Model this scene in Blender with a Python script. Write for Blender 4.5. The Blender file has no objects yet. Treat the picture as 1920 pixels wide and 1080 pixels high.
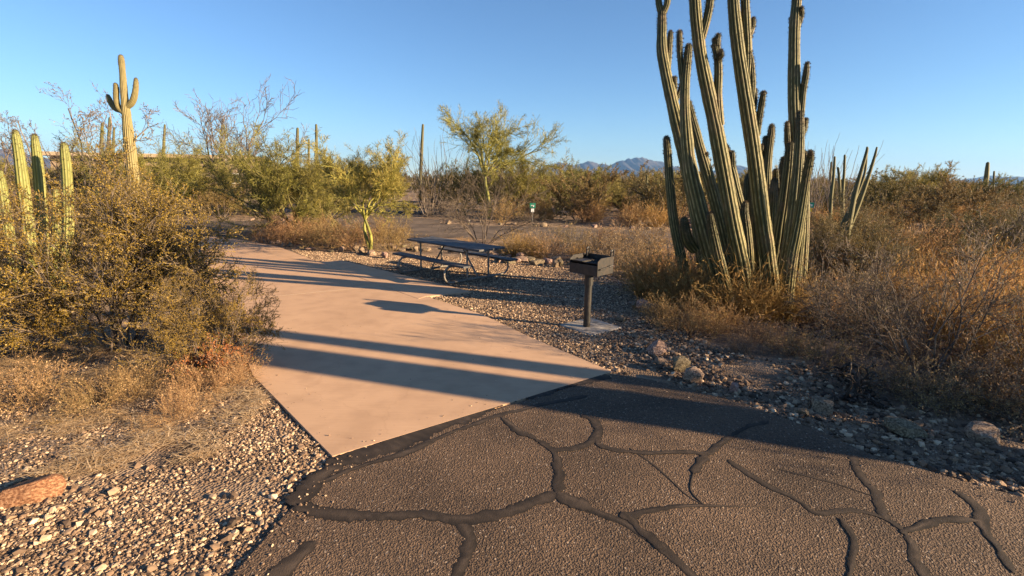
import bpy, math, random
import numpy as np
from mathutils import Vector, Matrix, noise as mn

# ------------------------------------------------------------------ camera, sky, sun, exposure
SC = bpy.context.scene
COL = SC.collection
F, PITCH, ROLL, H = 930., math.radians(12.4), math.radians(0.8), 2.1
SUN_EL = math.radians(16.2)
SUN_H = np.array([.954, -.297])                      # horizontal direction towards the sun
cam_d = bpy.data.cameras.new('camera'); cam = bpy.data.objects.new('camera', cam_d); COL.objects.link(cam)
cam_d.sensor_width = 36; cam_d.lens = 36 * F / 1920; cam_d.clip_start = .05; cam_d.clip_end = 30000
cam.matrix_world = Matrix.Translation((0, 0, H)) @ Matrix.Rotation(math.pi / 2 - PITCH, 4, 'X') @ Matrix.Rotation(ROLL, 4, 'Z')
SC.camera = cam
w = bpy.data.worlds.new('World'); SC.world = w; w.use_nodes = True
nt = w.node_tree; bg = nt.nodes['Background']
sky = nt.nodes.new('ShaderNodeTexSky'); sky.sky_type = 'NISHITA'; sky.sun_disc = False
sky.sun_elevation = SUN_EL; sky.sun_rotation = math.atan2(SUN_H[0], SUN_H[1])
sky.altitude = 400; sky.air_density = 1.0; sky.dust_density = 0.0; sky.ozone_density = 5
nt.links.new(sky.outputs[0], bg.inputs[0]); bg.inputs[1].default_value = 0.05
sd = bpy.data.lights.new('sun', 'SUN'); sun = bpy.data.objects.new('sun', sd); COL.objects.link(sun)
sd.energy = 5.0; sd.angle = math.radians(.53); sd.color = (1, .75, .46)
sv = Vector((SUN_H[0] * math.cos(SUN_EL), SUN_H[1] * math.cos(SUN_EL), math.sin(SUN_EL)))
sun.rotation_euler = sv.to_track_quat('Z', 'Y').to_euler(); sun.location = (20, -10, 30)
SC.view_settings.view_transform = 'Standard'; SC.view_settings.look = 'None'
SC.view_settings.exposure = 1.95; SC.view_settings.gamma = 1
SC.cycles.max_bounces = 6; SC.cycles.transparent_max_bounces = 8; SC.cycles.volume_bounces = 0

# ------------------------------------------------------------------ pixel -> place
def ray(x, y):
    u = (x - 960) / F; v = (540 - y) / F; c, s = math.cos(ROLL), math.sin(ROLL)
    u2 = u * c - v * s; v2 = u * s + v * c
    return np.array([u2, math.cos(PITCH) + v2 * math.sin(PITCH), -math.sin(PITCH) + v2 * math.cos(PITCH)])
def g(x, y, z=0):
    d = ray(x, y); t = (z - H) / d[2]; return d[0] * t, d[1] * t
def at(x, y, Y):
    d = ray(x, y); t = Y / d[1]; return np.array([d[0] * t, Y, d[2] * t + H])

rng = np.random.default_rng(7); R = random.Random(7)
GZ = -.024                                            # mean height of the bare ground next to the paving

# ------------------------------------------------------------------ mesh and object helpers
def mesh(name, V, faces, mats=(), tone=None, smooth=False, midx=None):
    """V (n,3); faces: list of int arrays (k,m) with m the corners; tone: one float for each vertex"""
    V = np.asarray(V, dtype=np.float32)
    me = bpy.data.meshes.new(name)
    if isinstance(faces, np.ndarray): faces = [faces]
    idx = np.concatenate([f.ravel() for f in faces]).astype(np.int32)
    tot = np.concatenate([np.full(len(f), f.shape[1], np.int32) for f in faces])
    st = np.concatenate([[0], np.cumsum(tot)[:-1]]).astype(np.int32)
    me.vertices.add(len(V)); me.vertices.foreach_set('co', V.ravel())
    me.loops.add(len(idx)); me.loops.foreach_set('vertex_index', idx)
    me.polygons.add(len(tot)); me.polygons.foreach_set('loop_start', st)
    if smooth: me.polygons.foreach_set('use_smooth', np.ones(len(tot), bool))
    if midx is not None: me.polygons.foreach_set('material_index', np.asarray(midx, np.int32))
    if tone is not None:
        a = me.attributes.new('tone', 'FLOAT', 'POINT'); a.data.foreach_set('value', np.asarray(tone, np.float32))
    for m in mats: me.materials.append(m)
    me.update(calc_edges=True)
    return me
class MB:
    """collects boxes, tubes and sheets into one mesh"""
    def __init__(s): s.V = []; s.F = []; s.n = 0
    def add(s, V, Fs):
        for f in Fs: s.F.append([i + s.n for i in f])
        s.V += [tuple(v) for v in V]; s.n += len(V); return s
    def box(s, c, d, rz=0, rx=0, ry=0, bev=0):
        M = Matrix.Rotation(rz, 3, 'Z') @ Matrix.Rotation(ry, 3, 'Y') @ Matrix.Rotation(rx, 3, 'X')
        hx, hy, hz = d[0] / 2, d[1] / 2, d[2] / 2; b = bev
        if not b:
            P = [(x, y, z) for z in (-hz, hz) for x, y in ((-hx, -hy), (hx, -hy), (hx, hy), (-hx, hy))]
            Fs = [(3, 2, 1, 0), (4, 5, 6, 7)] + [(i, (i + 1) % 4, (i + 1) % 4 + 4, i + 4) for i in range(4)]
        else:
            def ring(x, y, z): return [(-x, -y, z), (x, -y, z), (x, y, z), (-x, y, z)]
            P = ring(hx - b, hy - b, -hz) + ring(hx, hy, -hz + b) + ring(hx, hy, hz - b) + ring(hx - b, hy - b, hz)
            Fs = [(3, 2, 1, 0), (12, 13, 14, 15)] + [(k * 4 + i, k * 4 + (i + 1) % 4, k * 4 + 4 + (i + 1) % 4, k * 4 + 4 + i) for k in range(3) for i in range(4)]
        return s.add([M @ Vector(p) + Vector(c) for p in P], Fs)
    def tube(s, pts, r, n=8, cap=True):
        pts = [Vector(p) for p in pts]; m = len(pts); rr = r if isinstance(r, (list, tuple)) else [r] * m
        P = []; ref = None
        for i, p in enumerate(pts):
            t = (pts[min(i + 1, m - 1)] - pts[max(i - 1, 0)]).normalized()
            if ref is None: ref = t.orthogonal().normalized()
            ref = (ref - t * ref.dot(t)).normalized(); b = t.cross(ref)
            P += [p + (ref * math.cos(2 * math.pi * k / n) + b * math.sin(2 * math.pi * k / n)) * rr[i] for k in range(n)]
        Fs = [(i * n + k, i * n + (k + 1) % n, (i + 1) * n + (k + 1) % n, (i + 1) * n + k) for i in range(m - 1) for k in range(n)]
        if cap: Fs += [tuple(range(n))[::-1], tuple(range((m - 1) * n, m * n))]
        return s.add(P, Fs)
    def mesh(s, name, m):
        me = bpy.data.meshes.new(name); me.from_pydata(s.V, [], s.F); me.materials.append(m); me.update(); return me
def obj(name, me, parent=None, loc=None, rz=0, sc=1):
    o = bpy.data.objects.new(name, me); COL.objects.link(o)
    if parent is not None: o.parent = parent
    if loc is not None: o.location = loc
    if rz: o.rotation_euler = (0, 0, rz)
    if sc != 1: o.scale = (sc,) * 3 if not isinstance(sc, (tuple, list)) else sc
    return o
def tag(o, label=None, cat=None, group=None, kind=None):
    if label: o['label'] = label
    if cat: o['category'] = cat
    if group: o['group'] = group
    if kind: o['kind'] = kind
    return o
def thing(name, label, cat, loc, rz=0, sc=1, group=None, tilt=(0, 0)):
    o = obj(name, None, None, loc, rz, sc); o.empty_display_size = .1
    o.rotation_euler = (tilt[0], tilt[1], rz)
    return tag(o, label, cat, group)

# ------------------------------------------------------------------ materials
def mat(name, c1, c2=None, c3=None, scale=8, rough=.85, bump=0, bscale=60, bdist=.01, attr=False, objrand=0, transl=0, spec=.3, metal=0, detail=6, vor=0, coord='Object', ramp=(.35, .65)):
    m = bpy.data.materials.new(name); m.use_nodes = True; n = m.node_tree; N = n.nodes; L = n.links
    b = N['Principled BSDF']; b.inputs['Roughness'].default_value = rough; b.inputs['Metallic'].default_value = metal
    b.inputs['Specular IOR Level'].default_value = spec
    c2 = c2 or c1
    tc = N.new('ShaderNodeTexCoord')
    rp = N.new('ShaderNodeValToRGB'); e = rp.color_ramp.elements
    e[0].color = (*c1, 1); e[1].color = (*c2, 1)
    if c3: k = e.new(.5); k.color = (*c2, 1); e[2].color = (*c3, 1)
    if attr:
        a = N.new('ShaderNodeAttribute'); a.attribute_name = 'tone'; src = a.outputs['Fac']
    else:
        t = N.new('ShaderNodeTexNoise'); t.inputs['Scale'].default_value = scale; t.inputs['Detail'].default_value = detail; t.inputs['Roughness'].default_value = .65
        L.new(tc.outputs[coord], t.inputs['Vector']); src = t.outputs['Fac']
        e[0].position = ramp[0]; e[len(e) - 1].position = ramp[1]
    L.new(src, rp.inputs[0]); out = rp.outputs[0]
    if objrand:
        oi = N.new('ShaderNodeObjectInfo'); hs = N.new('ShaderNodeHueSaturation')
        mr = N.new('ShaderNodeMapRange'); L.new(oi.outputs['Random'], mr.inputs[0]); mr.inputs[3].default_value = 1 - objrand; mr.inputs[4].default_value = 1 + objrand
        L.new(mr.outputs[0], hs.inputs['Value'])
        mr2 = N.new('ShaderNodeMapRange'); L.new(oi.outputs['Random'], mr2.inputs[0]); mr2.inputs[3].default_value = .5 + objrand * .09; mr2.inputs[4].default_value = .5 - objrand * .07
        L.new(mr2.outputs[0], hs.inputs['Hue']); L.new(out, hs.inputs['Color']); out = hs.outputs[0]
    L.new(out, b.inputs['Base Color'])
    if bump:
        if vor:
            bt = N.new('ShaderNodeTexVoronoi'); bt.inputs['Scale'].default_value = bscale; o2 = bt.outputs['Distance']
        else:
            bt = N.new('ShaderNodeTexNoise'); bt.inputs['Scale'].default_value = bscale; bt.inputs['Detail'].default_value = 5; o2 = bt.outputs['Fac']
        L.new(tc.outputs[coord], bt.inputs['Vector'])
        bp = N.new('ShaderNodeBump'); bp.inputs['Strength'].default_value = bump; bp.inputs['Distance'].default_value = bdist
        L.new(o2, bp.inputs['Height']); L.new(bp.outputs[0], b.inputs['Normal'])
    if transl:
        tr = N.new('ShaderNodeBsdfTranslucent'); mx = N.new('ShaderNodeMixShader'); mx.inputs[0].default_value = transl
        L.new(out, tr.inputs[0]); L.new(b.outputs[0], mx.inputs[1]); L.new(tr.outputs[0], mx.inputs[2])
        L.new(mx.outputs[0], N['Material Output'].inputs[0])
    return m
M = {}
M['soil'] = mat('desert_soil', (.10, .068, .046), (.20, .135, .088), (.30, .215, .145), scale=2.2, rough=.95, bump=1, bscale=45, bdist=.02, vor=1)
M['seal'] = mat('crack_sealant', (.012, .009, .007), (.036, .026, .019), (.085, .061, .044), attr=True, rough=.8, bump=.5, bscale=110, bdist=.004)
M['farroad'] = mat('worn_far_asphalt', (.06, .043, .033), (.105, .077, .057), (.15, .11, .08), scale=.8, rough=.95, bump=.6, bscale=70, bdist=.01)
M['pebble'] = mat('pebbles', (.04, .028, .021), (.20, .128, .08), (.60, .44, .29), attr=True, rough=.8)
M['rock'] = mat('rock_faces', (.075, .05, .036), (.24, .165, .115), (.44, .34, .25), scale=9, rough=.92, bump=.8, bscale=30, bdist=.02, objrand=.45)
M['redrock'] = mat('rusty_rock', (.09, .04, .022), (.24, .11, .055), (.42, .25, .14), scale=11, rough=.9, bump=.8, bscale=40, bdist=.015)
M['paint'] = mat('black_grill_paint', (.009, .008, .008), (.016, .014, .013), (.045, .028, .019), scale=14, rough=.5, bump=.15, bscale=90, spec=.5, ramp=(.4, .8))
M['galv'] = mat('grey_steel_tube', (.12, .105, .09), (.26, .235, .20), scale=12, rough=.5, metal=.25, spec=.5)
M['board'] = mat('slate_blue_board', (.034, .034, .036), (.065, .066, .07), (.13, .125, .12), scale=7, rough=.6, bump=.3, bscale=60, bdist=.004, ramp=(.3, .75))
M['pale'] = mat('pale_cement', (.18, .155, .13), (.32, .28, .235), (.42, .37, .31), scale=7, rough=.92, bump=.5, bscale=45, bdist=.006)
M['green'] = mat('green_sign_face', (.0, .20, .12), (.01, .26, .165), scale=3, rough=.45)
M['white'] = mat('white_plate', (.72, .72, .68), (.8, .8, .77), scale=3, rough=.5)
M['yellow'] = mat('yellow_plate', (.75, .50, .03), (.8, .55, .05), scale=3, rough=.5)
M['post'] = mat('post_steel', (.16, .14, .12), (.28, .25, .21), scale=9, rough=.6, metal=.3)
M['wall'] = mat('tan_stucco', (.26, .19, .13), (.32, .24, .165), scale=1, rough=.95)
M['roof'] = mat('pale_roof', (.36, .27, .18), (.42, .32, .22), scale=1, rough=.9)
M['glass'] = mat('dark_glass', (.02, .025, .03), rough=.1, spec=.6)
# living and dead plants: tone 0..1 runs along each ramp
M['organ'] = mat('organ_pipe_skin', (.028, .029, .009), (.12, .108, .036), (.46, .385, .18), attr=True, rough=.62, spec=.35)  # rib shade is put into the dark furrow tone; pale crests are areole lines
M['organ2'] = mat('organ_pipe_skin_pale', (.10, .11, .03), (.22, .215, .065), (.42, .37, .15), attr=True, rough=.6)
def scarred(m):
    n = m.node_tree; N = n.nodes; L = n.links; b = N['Principled BSDF']; src = b.inputs['Base Color'].links[0].from_socket
    tc = N.new('ShaderNodeTexCoord'); t = N.new('ShaderNodeTexNoise'); t.inputs['Scale'].default_value = 3.2; t.inputs['Detail'].default_value = 7; t.inputs['Roughness'].default_value = .7; L.new(tc.outputs['Object'], t.inputs['Vector'])
    r = N.new('ShaderNodeValToRGB'); e = r.color_ramp.elements; e[0].position = .52; e[0].color = (0, 0, 0, 1); e[1].position = .72; e[1].color = (.85, .85, .85, 1); L.new(t.outputs[0], r.inputs[0])
    mx = N.new('ShaderNodeMix'); mx.data_type = 'RGBA'; L.new(r.outputs[0], mx.inputs[0]); L.new(src, mx.inputs[6]); mx.inputs[7].default_value = (.17, .115, .06, 1); L.new(mx.outputs[2], b.inputs['Base Color'])
scarred(M['organ'])
M['saguaro'] = mat('saguaro_skin', (.10, .085, .035), (.22, .18, .075), (.36, .29, .14), attr=True, rough=.65)
M['farcactus'] = mat('far_cactus_skin', (.07, .065, .03), (.12, .11, .05), (.22, .19, .09), attr=True, rough=.7)
M['spine'] = mat('cactus_spines', (.055, .038, .026), (.13, .095, .06), attr=True, rough=.8)
M['barkd'] = mat('creosote_bark', (.045, .034, .028), (.115, .088, .07), (.26, .21, .165), attr=True, rough=.9)
M['leafy'] = mat('creosote_leaf', (.12, .08, .013), (.30, .19, .028), (.48, .31, .065), attr=True, rough=.5, transl=.4, objrand=.10, spec=.4)
M['leafo'] = mat('scrub_leaf', (.07, .058, .018), (.145, .112, .036), (.25, .18, .065), attr=True, rough=.6, transl=.25, objrand=.3)
M['paloleaf'] = mat('palo_verde_twig', (.09, .083, .017), (.215, .18, .037), (.36, .285, .075), attr=True, rough=.6, transl=.25, objrand=.22)
M['palobark'] = mat('palo_verde_bark', (.10, .105, .022), (.25, .235, .05), (.42, .37, .10), attr=True, rough=.6)
M['palodim'] = mat('palo_verde_old_bark', (.06, .055, .02), (.125, .11, .038), (.24, .20, .07), attr=True, rough=.7)
M['greybark'] = mat('grey_bark', (.06, .048, .04), (.15, .12, .10), (.28, .235, .195), attr=True, rough=.9)
M['brownleaf'] = mat('brown_leaflet', (.11, .075, .045), (.20, .14, .085), (.30, .22, .14), attr=True, rough=.8, transl=.2)
M['straw'] = mat('dry_straw', (.15, .088, .038), (.36, .225, .105), (.60, .43, .225), attr=True, rough=.85, transl=.35, objrand=.2)
M['litter'] = mat('straw_litter', (.20, .12, .055), (.50, .34, .18), (.74, .56, .34), attr=True, rough=.9, transl=.2)
M['gold'] = mat('golden_dry_grass', (.19, .105, .036), (.42, .25, .09), (.62, .42, .18), attr=True, rough=.85, transl=.35, objrand=.15)
M['rusty'] = mat('rust_dry_leaf', (.16, .05, .018), (.32, .12, .04), (.42, .2, .08), attr=True, rough=.85, transl=.2)
M['dead'] = mat('dead_dark_wood', (.018, .014, .012), (.05, .038, .03), (.16, .125, .1), attr=True, rough=.9)
M['mount'] = mat('mountain_rock', (.02, .02, .022), (.05, .043, .04), (.09, .072, .06), scale=.004, rough=1, detail=9)

def asphalt():
    m = bpy.data.materials.new('chip_asphalt'); m.use_nodes = True; n = m.node_tree; N = n.nodes; L = n.links; b = N['Principled BSDF']
    b.inputs['Roughness'].default_value = .82; b.inputs['Specular IOR Level'].default_value = .3
    tc = N.new('ShaderNodeTexCoord')
    def no(s, d=4, typ='ShaderNodeTexNoise'):
        t = N.new(typ); t.inputs['Scale'].default_value = s
        if 'Noise' in typ: t.inputs['Detail'].default_value = d
        L.new(tc.outputs['Object'], t.inputs['Vector']); return t
    big, fine, chips = no(1.1, 5), no(75, 3), no(95, 0, 'ShaderNodeTexVoronoi')
    r1 = N.new('ShaderNodeValToRGB'); e = r1.color_ramp.elements; e[0].position = .3; e[0].color = (.056, .038, .026, 1); e[1].position = .72; e[1].color = (.13, .086, .056, 1); L.new(big.outputs[0], r1.inputs[0])
    r2 = N.new('ShaderNodeValToRGB'); e = r2.color_ramp.elements; e[0].position = 0; e[0].color = (.5, .5, .5, 1); e[1].position = 1; e[1].color = (1.5, 1.45, 1.4, 1)
    sp = N.new('ShaderNodeSeparateColor'); L.new(chips.outputs['Color'], sp.inputs[0]); L.new(sp.outputs[0], r2.inputs[0])
    mx = N.new('ShaderNodeMix'); mx.data_type = 'RGBA'; mx.blend_type = 'MULTIPLY'; mx.inputs[0].default_value = .85
    L.new(r1.outputs[0], mx.inputs[6]); L.new(r2.outputs[0], mx.inputs[7])
    rc = N.new('ShaderNodeValToRGB'); e = rc.color_ramp.elements; e[0].position = .975; e[0].color = (0, 0, 0, 1); e[1].position = .985; e[1].color = (.8, .8, .8, 1); L.new(sp.outputs[1], rc.inputs[0])
    m3 = N.new('ShaderNodeMix'); m3.data_type = 'RGBA'; L.new(rc.outputs[0], m3.inputs[0]); L.new(mx.outputs[2], m3.inputs[6]); m3.inputs[7].default_value = (.30, .235, .18, 1); L.new(m3.outputs[2], b.inputs['Base Color'])
    ad = N.new('ShaderNodeMath'); ad.operation = 'MULTIPLY_ADD'; L.new(fine.outputs[0], ad.inputs[0]); ad.inputs[1].default_value = 1.3; L.new(chips.outputs['Distance'], ad.inputs[2])
    bp = N.new('ShaderNodeBump'); bp.inputs['Strength'].default_value = .85; bp.inputs['Distance'].default_value = .008; L.new(ad.outputs[0], bp.inputs['Height']); L.new(bp.outputs[0], b.inputs['Normal'])
    return m
def concrete():
    m = bpy.data.materials.new('tan_concrete'); m.use_nodes = True; n = m.node_tree; N = n.nodes; L = n.links; b = N['Principled BSDF']
    b.inputs['Roughness'].default_value = .8; b.inputs['Specular IOR Level'].default_value = .3
    tc = N.new('ShaderNodeTexCoord')
    def no(s, d=5, dist=0):
        t = N.new('ShaderNodeTexNoise'); t.inputs['Scale'].default_value = s; t.inputs['Detail'].default_value = d; t.inputs['Distortion'].default_value = dist; L.new(tc.outputs['Object'], t.inputs['Vector']); return t
    a, c, f = no(.55, 6, .6), no(3.5, 6), no(140, 3)
    r = N.new('ShaderNodeValToRGB'); e = r.color_ramp.elements; e[0].position = .3; e[0].color = (.42, .268, .168, 1); e[1].position = .72; e[1].color = (.52, .338, .215, 1); L.new(a.outputs[0], r.inputs[0])
    r2 = N.new('ShaderNodeValToRGB'); e = r2.color_ramp.elements; e[0].position = .30; e[0].color = (.86, .84, .82, 1); e[1].position = .55; e[1].color = (1.03, 1.02, 1.0, 1); L.new(c.outputs[0], r2.inputs[0])
    mx = N.new('ShaderNodeMix'); mx.data_type = 'RGBA'; mx.blend_type = 'MULTIPLY'; mx.inputs[0].default_value = .8
    L.new(r.outputs[0], mx.inputs[6]); L.new(r2.outputs[0], mx.inputs[7])
    st = N.new('ShaderNodeTexVoronoi'); st.inputs['Scale'].default_value = 9; L.new(tc.outputs['Object'], st.inputs['Vector'])
    r3 = N.new('ShaderNodeValToRGB'); e = r3.color_ramp.elements; e[0].position = .02; e[0].color = (.45, .38, .32, 1); e[1].position = .05; e[1].color = (1, 1, 1, 1); L.new(st.outputs['Distance'], r3.inputs[0])
    m2 = N.new('ShaderNodeMix'); m2.data_type = 'RGBA'; m2.blend_type = 'MULTIPLY'; m2.inputs[0].default_value = .5; L.new(mx.outputs[2], m2.inputs[6]); L.new(r3.outputs[0], m2.inputs[7])
    mp = N.new('ShaderNodeMapping'); mp.inputs['Rotation'].default_value = (0, 0, .95); mp.inputs['Scale'].default_value = (3, 130, 1); L.new(tc.outputs['Object'], mp.inputs[0])
    br = N.new('ShaderNodeTexNoise'); br.inputs['Scale'].default_value = 1; br.inputs['Detail'].default_value = 2; L.new(mp.outputs[0], br.inputs['Vector'])
    nz = N.new('ShaderNodeMix'); nz.data_type = 'RGBA'; nz.inputs[0].default_value = .25; L.new(tc.outputs['Object'], nz.inputs[6]); L.new(c.outputs['Color'], nz.inputs[7])
    hc = N.new('ShaderNodeTexVoronoi'); hc.feature = 'DISTANCE_TO_EDGE'; hc.inputs['Scale'].default_value = .42; L.new(nz.outputs[2], hc.inputs['Vector'])
    r4 = N.new('ShaderNodeValToRGB'); e = r4.color_ramp.elements; e[0].position = .0; e[0].color = (.72, .68, .64, 1); e[1].position = .004; e[1].color = (1, 1, 1, 1); L.new(hc.outputs['Distance'], r4.inputs[0])
    m4 = N.new('ShaderNodeMix'); m4.data_type = 'RGBA'; m4.blend_type = 'MULTIPLY'; m4.inputs[0].default_value = .22; L.new(m2.outputs[2], m4.inputs[6]); L.new(r4.outputs[0], m4.inputs[7])
    r5 = N.new('ShaderNodeValToRGB'); e = r5.color_ramp.elements; e[0].position = .25; e[0].color = (.9, .89, .88, 1); e[1].position = .75; e[1].color = (1.06, 1.06, 1.06, 1); L.new(br.outputs[0], r5.inputs[0])
    m5 = N.new('ShaderNodeMix'); m5.data_type = 'RGBA'; m5.blend_type = 'MULTIPLY'; m5.inputs[0].default_value = .8; L.new(m4.outputs[2], m5.inputs[6]); L.new(r5.outputs[0], m5.inputs[7])
    L.new(m5.outputs[2], b.inputs['Base Color'])
    bp = N.new('ShaderNodeBump'); bp.inputs['Strength'].default_value = .25; bp.inputs['Distance'].default_value = .003; L.new(f.outputs[0], bp.inputs['Height']); L.new(bp.outputs[0], b.inputs['Normal'])
    return m
M['asphalt'] = asphalt(); M['concrete'] = concrete()

# ------------------------------------------------------------------ ground, roads, pad
def inside(P, poly):
    P = np.asarray(P); x, y = P[:, 0], P[:, 1]; r = np.zeros(len(P), bool); q = np.asarray(poly); j = len(q) - 1
    for i in range(len(q)):
        xi, yi = q[i]; xj, yj = q[j]
        c = ((yi > y) != (yj > y)) & (x < (xj - xi) * (y - yi) / (yj - yi + 1e-12) + xi); r ^= c; j = i
    return r
def gp(pts, z=0): return [g(x, y, z) for x, y in pts]
road_r = gp([(1150, 700), (1225, 712), (1300, 730), (1420, 765), (1530, 802), (1643, 853), (1780, 890), (1920, 930)])
road_l = gp([(623, 856), (582, 900), (545, 950), (490, 1010), (430, 1080)])
ROAD = [(-9, -2.2), (-5, -.9), (-2.4, .5), (-1.62, 1.6)] + road_l[::-1] + road_r + [(4.3, 2.4), (6.5, 1.2), (12, -.9), (30, -5), (30, -14), (-9, -12)]
PAD = gp([(623, 856), (475, 705), (365, 441), (440, 448), (520, 462), (594, 490), (690, 527), (785, 561), (800, 556), (905, 590), (1000, 635), (1148, 697)])
APRON = gp([(594, 490), (640, 488), (740, 512), (830, 533), (885, 548), (800, 556), (785, 561), (690, 527)])
far_near = [(-40, 15.8), (-24, 17.2), (-16, 17.6), (-11, 17.4), (-7.5, 18.0), (-4, 18.2), (0, 17.6), (3, 17.1), (8, 16.2), (14, 15.0), (22, 13), (40, 8)]
far_far = [(-40, 21.5), (-24, 22.8), (-15, 23.2), (-8.5, 23.6), (-5, 23.6), (0, 22.8), (3.5, 22.1), (9, 21), (15, 19.6), (23, 17.5), (41, 12.5)]
FARROAD = far_near + far_far[::-1]
SPUR = [(-9.5, 23.55), (-12.5, 30), (-11, 31.5), (-6, 27.5), (-3.6, 25.5), (-3.4, 23.45)]
def fbm(x, y, o=4):
    v = 0; a = 1
    for k in range(o): v += a * mn.noise((x * 2 ** k, y * 2 ** k, 3.3 * k)); a *= .5
    return v
def ground_z(x, y):
    r = math.hypot(x, y - 4)
    a = min(1, max(0, (r - 16) / 60))
    return GZ + .009 * fbm(x * .9, y * .9, 3) + .1 * a * fbm(x * .05 + 9, y * .05, 2)
def axis(lim):
    a = list(np.arange(0, 12, .15)); s = .2
    while a[-1] < lim: a.append(a[-1] + s); s *= 1.12
    return np.array(a)
ax = axis(14000); xs = np.concatenate([-ax[:0:-1], ax]); ay = axis(14000); ys = np.concatenate([-ay[1:60][::-1], ay]) + 4
X, Y = np.meshgrid(xs, ys); Z = np.array([ground_z(a, b) if abs(a) < 400 and b < 400 else GZ for a, b in zip(X.ravel(), Y.ravel())])
nx, ny = len(xs), len(ys); ii = (np.arange(ny - 1)[:, None] * nx + np.arange(nx - 1)[None]).ravel()
tag(obj('ground', mesh('ground', np.c_[X.ravel(), Y.ravel(), Z], np.c_[ii, ii + 1, ii + nx + 1, ii + nx], [M['soil']], smooth=True)),
    'brown stony desert soil stretching to the horizon', None, None, 'structure')

def densify(poly, step, jit=0, keep=()):
    o = []; n = len(poly)
    for i in range(n):
        a = np.array(poly[i]); b = np.array(poly[(i + 1) % n]); k = max(1, min(400, int(np.linalg.norm(b - a) / step)))
        for j in range(k):
            p = a + (b - a) * j / k
            if jit and not (i in keep): p = p + R.uniform(-jit, jit) * np.array([1, 1])
            o.append(tuple(p))
    return o
def slab(name, poly, top, bot, m, parent=None, bev=.008):
    n = len(poly); P = np.array(poly); c = P.mean(0)
    nxt = np.roll(P, -1, 0); prv = np.roll(P, 1, 0); d = nxt - prv; nn = np.c_[-d[:, 1], d[:, 0]]; nn /= np.linalg.norm(nn, axis=1)[:, None]
    area = .5 * np.sum(P[:, 0] * nxt[:, 1] - nxt[:, 0] * P[:, 1]); nn *= np.sign(area)
    Pi = P + nn * bev
    V = [(x, y, bot) for x, y in P] + [(x, y, top - bev * .6) for x, y in P] + [(x, y, top) for x, y in Pi]
    Fs = [tuple(range(2 * n, 3 * n))] + [(k * n + i, k * n + (i + 1) % n, (k + 1) * n + (i + 1) % n, (k + 1) * n + i) for k in (0, 1) for i in range(n)]
    if area < 0: Fs = [f[::-1] for f in Fs]
    me = bpy.data.meshes.new(name); me.from_pydata(V, [], Fs); me.materials.append(m); me.update()
    return obj(name, me, parent)
road = tag(slab('road', densify(ROAD, .12, .012), 0, -.12, M['asphalt'], bev=.02), 'brown chip sealed asphalt road with tarred cracks', None, None, 'structure')
# the pad is poured in separate slabs with joints between them
def clip(poly, p, d, side):
    """part of the polygon on one side of the line p + t d"""
    n = np.array([-d[1], d[0]]) * side; o = []
    for i in range(len(poly)):
        a = np.array(poly[i]); b = np.array(poly[(i + 1) % len(poly)]); sa = (a - p) @ n; sb = (b - p) @ n
        if sa >= 0: o.append(tuple(a))
        if (sa >= 0) != (sb >= 0): o.append(tuple(a + (b - a) * sa / (sa - sb)))
    return o
pad = tag(bpy.data.objects.new('driveway', None), 'tan concrete driveway poured in slabs', None, None, 'structure'); COL.objects.link(pad)
j1 = np.array(g(405, 567)); j2 = np.array(g(620, 546)); jd = (j2 - j1) / np.linalg.norm(j2 - j1); jn = np.array([-jd[1], jd[0]])
ax_d = np.array(PAD[2]) - np.array(PAD[1]); ax_d /= np.linalg.norm(ax_d)
rest = PAD; cuts = [j1 + ax_d * 0, j1 + ax_d * 4.4]
for k, c in enumerate(cuts):
    slab('slab', clip(rest, c - jn * .004, jd, -1), .003 + .001 * k, -.1, M['concrete'], pad, .002)
    rest = clip(rest, c + jn * .004, jd, 1)
slab('slab', rest, .005, -.1, M['concrete'], pad, .002)
ap = np.array(APRON); cc = ap.mean(0); slab('slab', [tuple(p + (cc - p) / np.linalg.norm(cc - p) * .012) for p in ap], .0055, -.1, M['concrete'], pad, .002)
joint = np.array([j1, g(400, 567.5)])
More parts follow.
